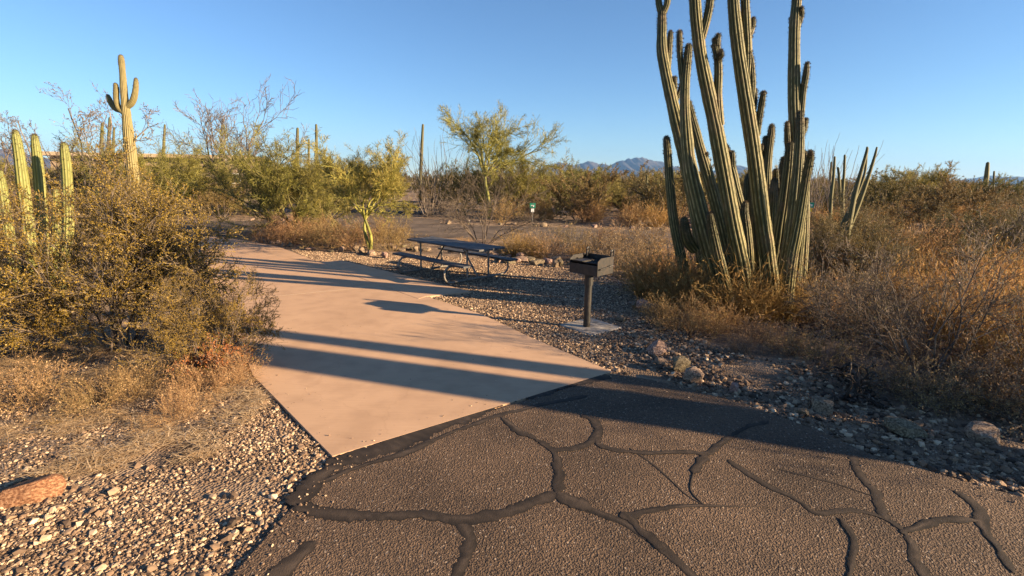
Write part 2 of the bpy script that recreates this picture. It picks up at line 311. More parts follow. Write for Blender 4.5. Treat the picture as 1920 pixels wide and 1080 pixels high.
# pale filler in the joint across the driveway
def strip(pts, width, z, m, name, parent, rag=.25, taper=0, step=.02):
    P = [np.array(p, float) for p in pts]; Q = []
    for i in range(len(P) - 1):                      # Catmull-Rom
        a, b, c, d = P[max(i - 1, 0)], P[i], P[i + 1], P[min(i + 2, len(P) - 1)]
        k = max(2, int(np.linalg.norm(c - b) / step))
        for j in range(k):
            t = j / k; Q.append(.5 * (2 * b + (c - a) * t + (2 * a - 5 * b + 4 * c - d) * t * t + (3 * b - a - 3 * c + d) * t ** 3))
    Q.append(P[-1]); Q = np.array(Q); n = len(Q)
    T = np.gradient(Q, axis=0); T /= np.linalg.norm(T, axis=1)[:, None] + 1e-9; Nn = np.c_[-T[:, 1], T[:, 0]]
    s = np.cumsum(np.r_[0, np.linalg.norm(np.diff(Q, axis=0), axis=1)]); o = R.uniform(0, 99)
    def edge(q): return np.array([width * max(.25, 1 + rag * (1.5 * mn.noise((v * 2.2, o, q)) + .8 * mn.noise((v * 9, o, q + 2)) + .7 * mn.noise((v * 34, o, q + 5)))) for v in s])
    wl, wr = edge(0), edge(7)
    e = np.ones(n)
    if taper: e = np.clip((s[-1] - s) / (s[-1] * taper), .12, 1)
    e *= np.clip((s + .015) / .05, .3, 1) * np.clip((s[-1] - s + .015) / .05, .3, 1)
    A = Q + Nn * (wl * e / 2)[:, None]; B = Q - Nn * (wr * e / 2)[:, None]
    def lay(t, dz): return np.c_[Q + (A - Q) * max(t, 0) + (B - Q) * max(-t, 0), np.full(n, z - dz)]
    V = np.r_[lay(1, .0016), lay(.62, .0002), lay(0, 0), lay(-.62, .0002), lay(-1, .0016)]
    tn = np.concatenate([[np.clip(b0 + .55 * mn.noise((v * 4, o, q * 3)) + .4 * mn.noise((v * 22, o, q)), 0, 1) for v in s] for q, b0 in enumerate((.05, .45, .6, .45, .05))])
    i = np.arange(n - 1); Fc = np.concatenate([np.c_[i + k * n, i + (k + 1) * n, i + (k + 1) * n + 1, i + k * n + 1] for k in range(4)])
    return obj(name, mesh(name, V, Fc, [m], tn, smooth=True), parent)
M['filler'] = mat('joint_filler', (.52, .38, .26), (.6, .45, .32), scale=20, rough=.9)
strip([j1 - jd * 1.0, j1 + jd * 1, j1 + jd * (np.linalg.norm(j2 - j1) + .9)], .03, .0085, M['filler'], 'joint_filler', pad, .2)
cracks = [([(612, 872), (700, 846), (800, 806), (900, 770), (985, 742), (1060, 722), (1140, 703)], .16), ([(600, 905), (680, 873), (760, 848), (860, 805), (940, 778), (1010, 760), (1100, 742)], .055),
    ([(555, 945), (590, 957), (640, 966), (720, 968), (800, 965), (860, 972), (930, 965), (1000, 945), (1045, 925)], .095), ([(548, 948), (575, 920), (605, 890), (640, 872)], .15),
    ([(940, 783), (980, 810), (1030, 840), (1047, 880), (1045, 925)], .085), ([(1030, 845), (1090, 838), (1120, 815), (1115, 790), (1090, 778)], .06),
    ([(1118, 833), (1160, 845), (1230, 850), (1290, 848), (1330, 850), (1352, 832), (1374, 816)], .06), ([(1325, 855), (1308, 870), (1300, 888)], .07),
    ([(860, 972), (880, 1010), (870, 1050), (845, 1095)], .08), ([(1045, 925), (1110, 955), (1160, 975), (1200, 1000), (1240, 1030), (1290, 1070), (1320, 1100)], .06),
    ([(1170, 972), (1230, 955), (1320, 948), (1450, 952)], .05), ([(1365, 862), (1430, 905), (1500, 940), (1530, 960), (1600, 958), (1660, 975), (1700, 1005), (1720, 1050), (1745, 1095)], .05),
    ([(1600, 855), (1610, 885), (1640, 920), (1650, 940), (1662, 975)], .07), ([(1790, 920), (1830, 950), (1840, 985), (1870, 1030), (1900, 1075)], .06), ([(1690, 1000), (1720, 990), (1760, 975), (1835, 977)], .06),
    ([(1575, 972), (1602, 1020), (1590, 1090)], .04), ([(500, 1095), (560, 1045), (592, 1015)], .09), ([(1180, 840), (1230, 875), (1290, 930), (1330, 950)], .018), ([(1460, 880), (1560, 905), (1650, 935)], .016),
    ([(1374, 816), (1400, 800), (1440, 790)], .05), ([(1300, 888), (1295, 920), (1320, 948)], .022), ([(1045, 925), (1075, 948), (1110, 955)], .11), ([(1120, 815), (1122, 833), (1140, 842)], .055), ([(1240, 1030), (1215, 1010), (1190, 985), (1170, 960)], .10)]
for k, (p, wd) in enumerate(cracks):
    strip(gp(p), wd, .0022 + .0005 * (k % 8), M['seal'], 'crack_seal', road, .75, 1.0 if k == 10 else 0)
tag(slab('far_road', densify(FARROAD, .5, .06), -.004, -.15, M['farroad'], bev=.05), 'worn brown asphalt loop road behind the picnic site', None, None, 'structure')
tag(slab('camping_spur', densify(SPUR, .5, .06), .004, -.15, M['farroad'], bev=.05), 'worn parking spur of the next campsite', None, None, 'structure')

# ------------------------------------------------------------------ mountains
def mountain(name, prof, dist, label, depth=1500):
    pr = [at(x, y, dist) for x, y in prof]; px = np.array([p[0] for p in pr]); pz = np.array([max(p[2], 2) for p in pr])
    n = 260; m = 26; gx = np.linspace(px[0], px[-1], n); V = []
    for j in range(m):
        t = j / (m - 1) * 2 - 1
        for i in range(n):
            x = gx[i] + t * 40; hgt = np.interp(gx[i], px, pz) * (1 + .05 * mn.noise((gx[i] / 70, 3, 1)) + .035 * mn.noise((gx[i] / 28, 3, 4)))
            k = (1 - abs(t)) ** (1.15)
            rid = abs(mn.noise((gx[i] / 190, t * .6, 1))) * .9 + abs(mn.noise((gx[i] / 80, t * 1.5, 5))) * .45
            z = hgt * k * (1 - min(1, 3 * abs(t)) * .75 * rid) + (hgt * .05 * mn.noise((gx[i] / 45, t * 5, 8)))
            V.append((x, dist + t * depth, max(z, -5) if abs(t) < 1 else -8))
    ii = (np.arange(m - 1)[:, None] * n + np.arange(n - 1)[None]).ravel()
    return tag(obj(name, mesh(name, np.array(V), np.c_[ii, ii + 1, ii + n + 1, ii + n], [M['mount']])), label, None, None, 'structure')
mountain('mountains', [(985, 345), (1010, 318), (1030, 308), (1050, 303), (1075, 309), (1098, 302), (1112, 301), (1125, 305), (1145, 308), (1160, 300), (1180, 296), (1200, 292), (1215, 297), (1235, 300), (1260, 310), (1290, 317), (1330, 322), (1352, 315), (1370, 308), (1385, 309), (1410, 315), (1450, 322), (1500, 331), (1540, 350)], 6500, 'jagged blue mountain range on the horizon', 1700)
mountain('hills', [(1790, 358), (1820, 342), (1840, 334), (1858, 328), (1880, 334), (1900, 330), (1925, 333), (1960, 325), (2050, 330), (2140, 355)], 7000, 'low blue hills beyond the scrub', 1500)
mountain('hills', [(-260, 318), (-160, 285), (-80, 272), (0, 277), (28, 282), (60, 292), (110, 300), (170, 318)], 5000, 'low hazy hills behind the bare trees', 1200)
hz = MB().box((0, 4200, 224), (16000, 9400, 450)).mesh('haze', M['white']); hz.materials.clear()
hm = bpy.data.materials.new('desert_haze'); hm.use_nodes = True; N = hm.node_tree.nodes; N.remove(N['Principled BSDF'])
pv = N.new('ShaderNodeVolumePrincipled'); pv.inputs['Color'].default_value = (.26, .52, 1, 1); pv.inputs['Density'].default_value = 6.5e-5; pv.inputs['Anisotropy'].default_value = .2
hm.node_tree.links.new(pv.outputs[0], N['Material Output'].inputs['Volume']); hz.materials.append(hm)
tag(obj('haze', hz), 'thin blue desert haze', None, None, 'stuff')

# ------------------------------------------------------------------ plant builders
def tubes(S, k):
    S = np.asarray(S, dtype=np.float64); P0, P1, r0, r1 = S[:, :3], S[:, 3:6], S[:, 6], S[:, 7]; n = len(S)
    T = P1 - P0; T /= np.linalg.norm(T, axis=1)[:, None] + 1e-9
    a = np.where(np.abs(T[:, 2:3]) < .9, np.array([[0, 0, 1.]]), np.array([[1., 0, 0]])); U = np.cross(T, a); U /= np.linalg.norm(U, axis=1)[:, None]; W = np.cross(T, U)
    V = np.zeros((n, 2, k, 3))
    for i in range(k):
        c, s = math.cos(2 * math.pi * i / k), math.sin(2 * math.pi * i / k); D = U * c + W * s
        V[:, 0, i] = P0 + D * r0[:, None]; V[:, 1, i] = P1 + D * r1[:, None]
    b = (np.arange(n) * 2 * k)[:, None]; Fc = np.concatenate([b + np.array([[i, (i + 1) % k, k + (i + 1) % k, k + i]]) for i in range(k)])
    return V.reshape(-1, 3), Fc, 2 * k
def leaves(Lf, rg):
    """rows: centre xyz, direction xyz, length, width"""
    A = np.asarray(Lf); n = len(A); C, D = A[:, :3], A[:, 3:6]; l, wd = A[:, 6:7], A[:, 7:8]
    D = D / (np.linalg.norm(D, axis=1)[:, None] + 1e-9); N = rg.normal(size=(n, 3)); S = np.cross(D, N); S /= np.linalg.norm(S, axis=1)[:, None] + 1e-9
    V = np.zeros((n, 4, 3)); V[:, 0] = C; V[:, 1] = C + D * l * .5 + S * wd * .5; V[:, 2] = C + D * l; V[:, 3] = C + D * l * .5 - S * wd * .5
    return V.reshape(-1, 3), (np.arange(n) * 4)[:, None] + np.arange(4)[None]
def grow(seed, stems, lv, leaf=None, r0=.02, length=(1, 1.4), spread=(.1, .9), base_r=.1, trunk=None, minr=.0025, fork=0):
    """lv: for each level (segments, wiggle, up-pull, children, angle min, angle max, length ratio)"""
    rd = random.Random(seed); S = [[] for _ in lv]; Lf = []
    def norm(v): m = math.sqrt(v[0] ** 2 + v[1] ** 2 + v[2] ** 2) + 1e-9; return (v[0] / m, v[1] / m, v[2] / m)
    def side(d, ang):
        a = norm((rd.gauss(0, 1), rd.gauss(0, 1), rd.gauss(0, 1))); dt = a[0] * d[0] + a[1] * d[1] + a[2] * d[2]
        p = norm((a[0] - d[0] * dt, a[1] - d[1] * dt, a[2] - d[2] * dt)); c, s = math.cos(ang), math.sin(ang)
        return (d[0] * c + p[0] * s, d[1] * c + p[1] * s, d[2] * c + p[2] * s)
    def go(p, d, ln, r, k):
        n, wig, up, kids, a0, a1, ratio = lv[k]; st = ln / n; rt = max(r * (.28 if k else .35), minr * .6)
        for i in range(n):
            d = norm((d[0] + rd.gauss(0, wig), d[1] + rd.gauss(0, wig), d[2] + rd.gauss(0, wig) + up))
            q = (p[0] + d[0] * st, p[1] + d[1] * st, p[2] + d[2] * st)
            if q[2] < .01: q = (q[0], q[1], .01 + rd.random() * .03); d = norm((d[0], d[1], abs(d[2]) + .15))
            ra = r + (rt - r) * i / n; rb = r + (rt - r) * (i + 1) / n
            S[k].append((*p, *q, ra, rb))
            if k + 1 < len(lv) and (i + 1) / n > (.22 if k == 0 else .1):
                m = kids / (n * .8); m = int(m) + (rd.random() < m - int(m))
                for _ in range(m):
                    go(q, side(d, rd.uniform(a0, a1)), ln * ratio * rd.uniform(.6, 1.25) * (1.12 - .45 * i / n), max(rb * .62, minr), k + 1)
            if leaf and k >= leaf[0]:
                for _ in range(int(leaf[1]) + (rd.random() < leaf[1] % 1)):
                    t = rd.random(); dd = side(d, rd.uniform(.2, 1.3)); s = leaf[2] * rd.uniform(.6, 1.35)
                    Lf.append((p[0] + (q[0] - p[0]) * t, p[1] + (q[1] - p[1]) * t, p[2] + (q[2] - p[2]) * t, *dd, s, s * leaf[3]))
            p = q
    for _ in range(stems):
        a = rd.uniform(0, 2 * math.pi); th = rd.uniform(*spread); b = base_r * math.sqrt(rd.random())
        p = (b * math.cos(a), b * math.sin(a), -.05); d = (math.sin(th) * math.cos(a), math.sin(th) * math.sin(a), math.cos(th))
        if trunk:
            n, hh, rr = trunk; ph = rd.uniform(0, 6)
            for i in range(n):
                q = (p[0] + math.sin(ph + i * .9) * .05 * hh + d[0] * hh / n, p[1] + math.cos(ph + i) * .04 * hh + d[1] * hh / n, p[2] + hh / n)
                S[0].append((*p, *q, rr * (1 - .35 * i / n), rr * (1 - .35 * (i + 1) / n))); p = q
            for _ in range(fork or rd.randint(3, 5)): go(p, side((0, 0, 1), rd.uniform(.35, 1.3) if fork else rd.uniform(.25, .95)), rd.uniform(*length), r0, 0)
        else: go(p, d, rd.uniform(*length), r0 * rd.uniform(.7, 1.2), 0)
    return S, Lf
def plant_meshes(name, res, wood, lm, seed, sides=(6, 4, 3, 3, 3), wname='branches', lname='foliage'):
    S, Lf = res; rg = np.random.default_rng(seed); Vs, Fs, T = [], [], []; off = 0
    for k, s in enumerate(S):
        if not s: continue
        V, Fc, pv = tubes(s, sides[k]); Vs.append(V); Fs.append(Fc + off); off += len(V)
        T.append(np.repeat(np.clip(rg.normal(.45, .22, len(s)), 0, 1), pv))
    out = [(wname, mesh(name + '_' + wname, np.concatenate(Vs), np.concatenate(Fs), [wood], np.concatenate(T)))]
    if Lf:
        V, Fc = leaves(Lf, rg); cl = np.array([mn.noise(Vector(p[:3]) * 3) for p in Lf]) * .45
        t = np.clip(rg.normal(.5, .22, len(Lf)) + cl, 0, 1)
        out.append((lname, mesh(name + '_' + lname, V, Fc, [lm], np.repeat(t, 4))))
    return out
def put(parts, name, label, cat, x, y, sc=1, rz=None, group=None, z=None, tilt=(0, 0)):
    t = thing(name, label, cat, (x, y, (ground_z(x, y) if z is None else z) - .02), R.uniform(0, 6.28) if rz is None else rz, sc, group, tilt)
    for n, me in parts: obj(n, me, t)
    return t
PX = {}
def near(x, y): return g(x, y, GZ)

# prototypes: each is a list of (part name, mesh) shared by the copies
cre = [(9, .13, .03, 8, .35, .9, .48), (6, .17, .05, 6, .35, .9, .5), (4, .2, .04, 5, .3, .9, .55), (3, .2, .03, 0, 0, 0, 0)]
PX['hero'] = plant_meshes('hero_creosote', grow(3, 18, cre, (3, 4.3, .021, .5), .018, (1.25, 2.1), (.05, 1.05), .28), M['barkd'], M['leafy'], 3)
PX['hero2'] = plant_meshes('hero_creosote_low', grow(5, 17, cre, (3, 4.8, .021, .5), .014, (1.3, 2.0), (.2, 1.2), .25), M['barkd'], M['leafy'], 5)
c2 = [(7, .14, .03, 6, .35, .9, .48), (5, .18, .05, 5, .35, .9, .5), (3, .2, .04, 3, .3, .9, .55), (2, .2, .03, 0, 0, 0, 0)]
PX['creo'] = [plant_meshes('creosote', grow(10 + i, 15, c2, (2, 4.5, .03, .5), .015, (1.1, 1.9), (.1, .95), .2), M['barkd'], M['leafo'], 10 + i) for i in range(3)]
PX['sparse'] = [plant_meshes('sparse_creosote', grow(20 + i, 11, [c2[0], (5, .18, .05, 6, .35, .9, .5), (4, .2, .04, 4, .3, .9, .55), (2, .2, .03, 0, 0, 0, 0)], (3, .6, .019, .5), .014, (1.0, 1.7), (.15, 1.05), .15), M['barkd'], M['leafo'], 20 + i) for i in range(2)]
dry = [(5, .16, .02, 5, .3, .8, .5), (4, .2, .03, 4, .3, .9, .5), (2, .25, .02, 0, 0, 0, 0)]
PX['dry'] = [plant_meshes('dry_shrub', grow(30 + i, 40, dry, (1, .9, .035, .35), .006, (.5, .95), (.1, 1.25), .16, minr=.0024), M['straw'], M['straw'], 30 + i, (3, 3, 3), 'twigs') for i in range(3)]
PX['bursage'] = [plant_meshes('bursage', grow(36 + i, 34, dry, (1, 1.6, .03, .5), .007, (.4, .8), (.1, 1.3), .14, minr=.0025), M['greybark'], M['straw'], 36 + i, (3, 3, 3), 'twigs') for i in range(2)]
gold = [(4, .12, .0, 1.5, .15, .5, .6), (3, .2, -.02, 0, 0, 0, 0)]
PX['gold'] = [plant_meshes('golden_clump', grow(40 + i, 190, gold, (0, .8, .08, .14), .0038, (.4, .85), (.03, .85), .22, minr=.0028), M['gold'], M['gold'], 40 + i, (3, 3), 'stalks', 'blades') for i in range(3)]
palo = [(6, .2, .05, 6, .35, .9, .6), (5, .2, .06, 6, .35, .9, .55), (4, .2, .06, 6, .3, .8, .5), (3, .16, .05, 0, 0, 0, 0)]
PX['palo_bush'] = [plant_meshes('palo_verde_bush', grow(50 + i, 7, palo, (2, 2.6, .11, .09), .045, (1.5, 2.4), (.15, 1.0), .2, minr=.005), M['palodim'], M['paloleaf'], 50 + i, wname='trunk', lname='crown') for i in range(3)]
PX['palo_young'] = plant_meshes('palo_verde_young', grow(61, 2, palo, (2, 2.4, .10, .09), .036, (1.0, 1.7), (.02, .12), .06, (5, 1.05, .055), .005), M['palobark'], M['paloleaf'], 61, wname='trunk', lname='crown')
PX['palo_tall'] = plant_meshes('palo_verde_tall', grow(66, 1, [(6, .17, .0, 8, .4, 1.0, .55), (5, .2, .03, 6, .35, .9, .55), (4, .2, .03, 6, .3, .8, .5), (3, .16, .02, 0, 0, 0, 0)], (2, 2.6, .15, .07), .075, (2.0, 3.3), (.0, .05), .02, (5, 2.3, .12), .008, 7), M['palobark'], M['paloleaf'], 66, wname='trunk', lname='crown')
bare = [(7, .16, .05, 6, .3, .8, .52), (6, .2, .06, 5, .3, .8, .52), (5, .22, .05, 4, .3, .9, .5), (4, .24, .04, 0, 0, 0, 0)]
PX['bare'] = plant_meshes('bare_tree', grow(70, 8, bare, None, .07, (3.6, 5.4), (.1, .75), .25, minr=.011), M['greybark'], None, 70, wname='trunk')
tall = [(10, .14, .09, 4, .3, .7, .33), (6, .22, .05, 5, .3, .8, .5), (4, .25, .05, 4, .3, .9, .5), (3, .25, .03, 0, 0, 0, 0)]
PX['wispy'] = [plant_meshes('wispy_tree', grow(74 + i, 4, tall, (3, 1.0, .09, .35), .06, (4.4, 6.2), (.05, .42), .3, minr=.008), M['greybark'], M['brownleaf'], 74 + i, wname='trunk', lname='crown') for i in range(2)]
PX['ocotillo'] = [plant_meshes('ocotillo', grow(80 + i, 26, [(11, .05, .02, .6, .1, .4, .5), (5, .06, .03, 0, 0, 0, 0)], None, .017, (2.4, 4.0), (.05, .6), .18, minr=.009), M['greybark'], None, 80 + i, wname='wands') for i in range(2)]
fs = [(5, .16, .04, 5, .35, .9, .55), (4, .2, .05, 5, .35, .9, .55), (3, .2, .04, 0, 0, 0, 0)]
PX['scrub'] = [plant_meshes('scrub', grow(90 + i, 11, fs, (1, 14, .085, .22), .02, (1.2, 2.0), (.1, 1.05), .3, minr=.006), M['barkd'], M['leafo'], 90 + i) for i in range(3)]
PX['fpalo'] = [plant_meshes('far_palo', grow(96 + i, 6, [palo[0], palo[1], (3, .2, .05, 0, 0, 0, 0)], (1, 12, .2, .09), .06, (2.0, 3.0), (.15, .95), .2, minr=.012), M['palodim'], M['paloleaf'], 96 + i, wname='trunk', lname='crown') for i in range(2)]

# ------------------------------------------------------------------ cacti: ribbed stems
def spline(P, step):
    P = np.asarray(P, float); Q = []
    for i in range(len(P) - 1):
        a, b, c, d = P[max(i - 1, 0)], P[i], P[i + 1], P[min(i + 2, len(P) - 1)]; k = max(2, int(np.linalg.norm((c - b)[:3]) / step))
        for j in range(k):
            t = j / k; Q.append(.5 * (2 * b + (c - a) * t + (2 * a - 5 * b + 4 * c - d) * t * t + (3 * b - a - 3 * c + d) * t ** 3))
    Q.append(P[-1]); return np.array(Q)
def rib_stem(name, pts, m, nr=12, depth=.2, step=.05, spines=True, seed=0, pleat=True, sp_len=.018, sp_gap=.035, tip_dark=.5):
    """pts: rows x, y, z, radius from the foot to the tip"""
    Q = spline(pts, step); n0 = len(Q); rd = random.Random(seed); o = rd.uniform(0, 90)
    tipr = Q[-1, 3]; T = Q[-1, :3] - Q[-2, :3]; T /= np.linalg.norm(T)
    dome = [np.r_[Q[-1, :3] + T * tipr * 1.15 * math.sin(a), tipr * max(math.cos(a), .06)] for a in (.35, .7, 1.05, 1.35, 1.56)]
    Q = np.vstack([Q, dome]); n = len(Q); s = np.r_[0, np.cumsum(np.linalg.norm(np.diff(Q[:, :3], axis=0), axis=1))]
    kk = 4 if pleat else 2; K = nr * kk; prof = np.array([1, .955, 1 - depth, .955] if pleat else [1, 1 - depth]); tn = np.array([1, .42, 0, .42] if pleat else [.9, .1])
    ref = np.array([1., .1, 0]); V = np.zeros((n, K, 3)); tone = np.zeros((n, K)); crest = []
    for i in range(n):
        t = Q[min(i + 1, n - 1), :3] - Q[max(i - 1, 0), :3]; t /= np.linalg.norm(t) + 1e-9
        ref = ref - t * (ref @ t); ref /= np.linalg.norm(ref); b = np.cross(t, ref)
        r = Q[i, 3] * (1 + .07 * mn.noise((s[i] * 2.2, o, 0)) + .05 * mn.noise((s[i] * 6, o, 4)))
        wob = .05 * mn.noise((s[i] * 1.3, o, 9)); tipf = math.exp(-(s[-1] - s[i]) / .45) * tip_dark
        for k in range(K):
            a = 2 * math.pi * k / K + wob + .012 * mn.noise((s[i] * 6, k // kk, o)); rr = r * prof[k % kk] * (1 + .012 * mn.noise((s[i] * 9, k * 1.7, o)))
            V[i, k] = Q[i, :3] + (ref * math.cos(a) + b * math.sin(a)) * rr
            scar = .25 * max(0, mn.noise((s[i] * 1.1 + k * .02, k // kk * 3.1, o)))
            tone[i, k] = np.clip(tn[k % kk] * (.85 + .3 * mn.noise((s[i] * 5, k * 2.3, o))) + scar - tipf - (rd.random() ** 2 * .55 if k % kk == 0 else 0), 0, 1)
            if k % kk == 0: crest.append((i, k))
    ij = (np.arange(n - 1)[:, None] * K + np.arange(K)[None]); nxt = (np.arange(n - 1)[:, None] * K + (np.arange(K)[None] + 1) % K)
    Fc = np.stack([ij, nxt, nxt + K, ij + K], -1).reshape(-1, 4); cap = (np.arange(K) + (n - 1) * K)[None]
    me = mesh(name, V.reshape(-1, 3), [Fc, cap], [m], tone.ravel(), smooth=True)
    sm = None
    if spines:
        Lf = []
        for i in range(n - 1):
            tipd = s[-1] - s[i]; cnt = 5 if tipd < .5 else (3 if tipd < 1.2 else 2)
            for k in range(0, K, kk):
                for q in range(max(1, int((s[i + 1] - s[i]) / sp_gap * (1.6 if tipd < .5 else 1)))):
                    p = V[i, k] + (V[i + 1, k] - V[i, k]) * rd.random(); outw = p - Q[i, :3]; outw /= np.linalg.norm(outw) + 1e-9
                    for _ in range(cnt):
                        d = outw + np.array([rd.gauss(0, .7), rd.gauss(0, .7), rd.gauss(0, .7)]); L = sp_len * rd.uniform(.6, 1.5) * (1.3 if tipd < .4 else 1)
                        Lf.append((*p, *d, L, L * .16))
        V2, F2 = leaves(Lf, np.random.default_rng(seed)); sm = mesh(name + '_spines', V2, F2, [M['spine']], np.repeat(np.random.default_rng(seed).random(len(Lf)), 4))
    return me, sm

CX, CY = g(1392, 573, 0); CYd = CY
orgs = thing('organ_pipe_cactus', 'huge many-stemmed organ pipe cactus rising from dry brush near the grill', 'cactus', (CX, CY, GZ))
# stem: pixel track from foot to tip (x, y, width), depth at the foot and at the tip; arms hang on the stem
stems = [
 ([(1296, 575, 20), (1280, 495, 21), (1264, 420, 19), (1256, 345, 17), (1252, 290, 15), (1250, 262, 13)], .35, .55, []),
 ([(1345, 575, 34), (1322, 470, 32), (1303, 380, 29), (1286, 300, 27), (1273, 245, 26), (1260, 190, 23), (1248, 135, 21), (1241, 92, 20), (1241, 50, 17), (1241, 24, 15)], .3, .5,
   [[(1242, 30, 12), (1236, 10, 12), (1233, -20, 11), (1233, -45, 10)], [(1241, 30, 12), (1249, 12, 12), (1252, -5, 12), (1254, -50, 10)], [(1252, 138, 11), (1254, 100, 12), (1256, 75, 11), (1257, 63, 9)], [(1262, 188, 10), (1265, 165, 10), (1265, 148, 8)], [(1268, 188, 9), (1274, 172, 9), (1277, 160, 8)]]),
 ([(1362, 575, 40), (1345, 510, 38), (1324, 440, 34), (1306, 370, 31), (1293, 310, 27), (1287, 250, 23), (1284, 200, 19), (1285, 150, 17), (1289, 110, 15), (1291, 90, 13)], -.25, -.1,
   [[(1284, 175, 12), (1279, 145, 12), (1275, 105, 11), (1274, 70, 11), (1274, 62, 9)], [(1304, 470, 20), (1290, 452, 24), (1284, 430, 22), (1283, 415, 16)]]),
 ([(1378, 575, 30), (1366, 490, 27), (1350, 415, 24), (1330, 340, 22), (1311, 272, 19), (1297, 220, 16), (1291, 195, 13)], .1, .25, [[(1319, 318, 8), (1323, 300, 9), (1325, 290, 7)]]),
 ([(1402, 580, 32), (1392, 500, 32), (1376, 425, 31), (1362, 350, 30), (1351, 290, 29), (1339, 225, 27), (1326, 165, 26), (1314, 105, 24), (1307, 50, 22), (1303, 0, 20), (1300, -70, 17)], -.4, -.6,
   [[(1316, 72, 14), (1324, 42, 15), (1331, 5, 15), (1334, -40, 13)], [(1309, 62, 9), (1307, 30, 10), (1307, 14, 8)], [(1350, 235, 17), (1346, 185, 17), (1347, 140, 16), (1346, 108, 15), (1344, 85, 14), (1346, 70, 11)], [(1345, 110, 10), (1341, 92, 11), (1340, 76, 9)], [(1347, 112, 10), (1352, 104, 11), (1352, 98, 8)]]),
 ([(1418, 575, 27), (1410, 510, 26), (1398, 435, 24), (1380, 360, 22), (1366, 300, 19), (1360, 278, 15)], .3, .35, [[(1374, 335, 14), (1372, 310, 15), (1372, 290, 13)]]),
 ([(1452, 580, 29), (1442, 500, 30), (1430, 415, 30), (1421, 345, 29), (1412, 275, 28), (1401, 205, 27), (1391, 140, 25), (1382, 75, 23), (1375, 0, 21), (1372, -85, 18)], -.35, -.45,
   [[(1396, 170, 17), (1400, 125, 18), (1401, 85, 17), (1399, 50, 17), (1397, 0, 16), (1396, -50, 14)], [(1401, 75, 10), (1408, 60, 11), (1412, 45, 10), (1412, 38, 8)], [(1405, 215, 14), (1410, 165, 14), (1408, 120, 13), (1405, 100, 10)], [(1412, 215, 10), (1415, 190, 10), (1416, 172, 8)], [(1420, 255, 11), (1423, 225, 12), (1428, 195, 12), (1431, 177, 10)]]),
 ([(1428, 560, 22), (1412, 470, 20), (1404, 400, 18), (1402, 345, 15), (1404, 330, 12)], .55, .6, []),
 ([(1452, 565, 20), (1446, 480, 19), (1441, 410, 18), (1438, 345, 17), (1441, 290, 15), (1446, 250, 13), (1447, 238, 10)], .35, .5, [[(1436, 330, 11), (1433, 295, 12), (1434, 270, 11), (1435, 260, 9)], [(1432, 300, 8), (1428, 285, 9), (1428, 275, 7)]]),
 ([(1470, 570, 28), (1474, 500, 27), (1484, 430, 26), (1491, 360, 25), (1493, 300, 24), (1491, 240, 23), (1489, 180, 22), (1489, 110, 21), (1490, 50, 19), (1494, 0, 17), (1497, -45, 14)], .2, .35,
   [[(1494, 55, 9), (1500, 38, 10), (1503, 24, 9), (1503, 17, 7)], [(1490, 55, 9), (1485, 45, 9), (1484, 36, 8)], [(1497, 245, 12), (1502, 210, 12), (1506, 170, 12), (1511, 140, 12), (1513, 122, 9)], [(1503, 255, 9), (1509, 240, 10), (1511, 226, 8)], [(1486, 305, 11), (1478, 275, 12), (1476, 250, 11), (1476, 233, 9)]]),
 ([(1446, 580, 26), (1452, 510, 26), (1462, 440, 25), (1472, 370, 23), (1479, 310, 20), (1482, 275, 16)], -.1, 0, []),
 ([(1466, 582, 28), (1474, 500, 27), (1485, 420, 25), (1493, 350, 22), (1498, 290, 19), (1500, 240, 16), (1500, 215, 13)], -.3, -.1, []),
 ([(1474, 585, 24), (1482, 500, 24), (1495, 430, 22), (1506, 365, 19), (1513, 325, 16), (1519, 295, 13), (1520, 287, 10)], -.5, -.55, []),
 ([(1330, 575, 24), (1318, 500, 23), (1308, 440, 20), (1300, 392, 16), (1298, 380, 12)], .48, .5, []),
 ([(1385, 578, 24), (1378, 500, 24), (1366, 430, 21), (1350, 375, 18), (1343, 352, 13)], .5, .45, []),
 ([(1400, 575, 24), (1404, 500, 23), (1400, 440, 21), (1396, 400, 17), (1397, 384, 12)], -.05, .0, []),
 ([(1425, 578, 24), (1424, 500, 24), (1418, 440, 22), (1413, 385, 19), (1412, 362, 13)], .1, .2, []),
 ([(1436, 575, 22), (1440, 500, 22), (1446, 430, 20), (1450, 365, 17), (1452, 340, 12)], .2, .3, []),
 ([(1456, 578, 24), (1460, 500, 23), (1464, 430, 21), (1466, 360, 18), (1468, 318, 15), (1469, 300, 11)], .45, .5, [[(1463, 380, 11), (1456, 350, 12), (1455, 322, 10)]]),
 ([(1488, 580, 22), (1492, 510, 21), (1499, 450, 19), (1504, 400, 16), (1506, 380, 12)], -.2, -.25, []),
 ([(1365, 578, 26), (1356, 520, 25), (1342, 460, 22), (1334, 420, 18), (1332, 404, 13)], -.42, -.4, []),
 ([(1499, 580, 20), (1504, 500, 20), (1508, 420, 19), (1509, 350, 17), (1507, 290, 14)], .15, .2, []),
]
sd_ = 0
def track(tr, d0, d1, base):
    out = []
    for i, (x, y, wd) in enumerate(tr):
        dep = CYd + 1.75 * d0 + (2.1 * d1 - 1.75 * d0) * i / (len(tr) - 1); p = at(x, y, dep); out.append((p[0] - base[0], p[1] - base[1], p[2] - base[2], wd * .46 * dep / F))
    return np.array(out)
B0 = (CX, CY, GZ)
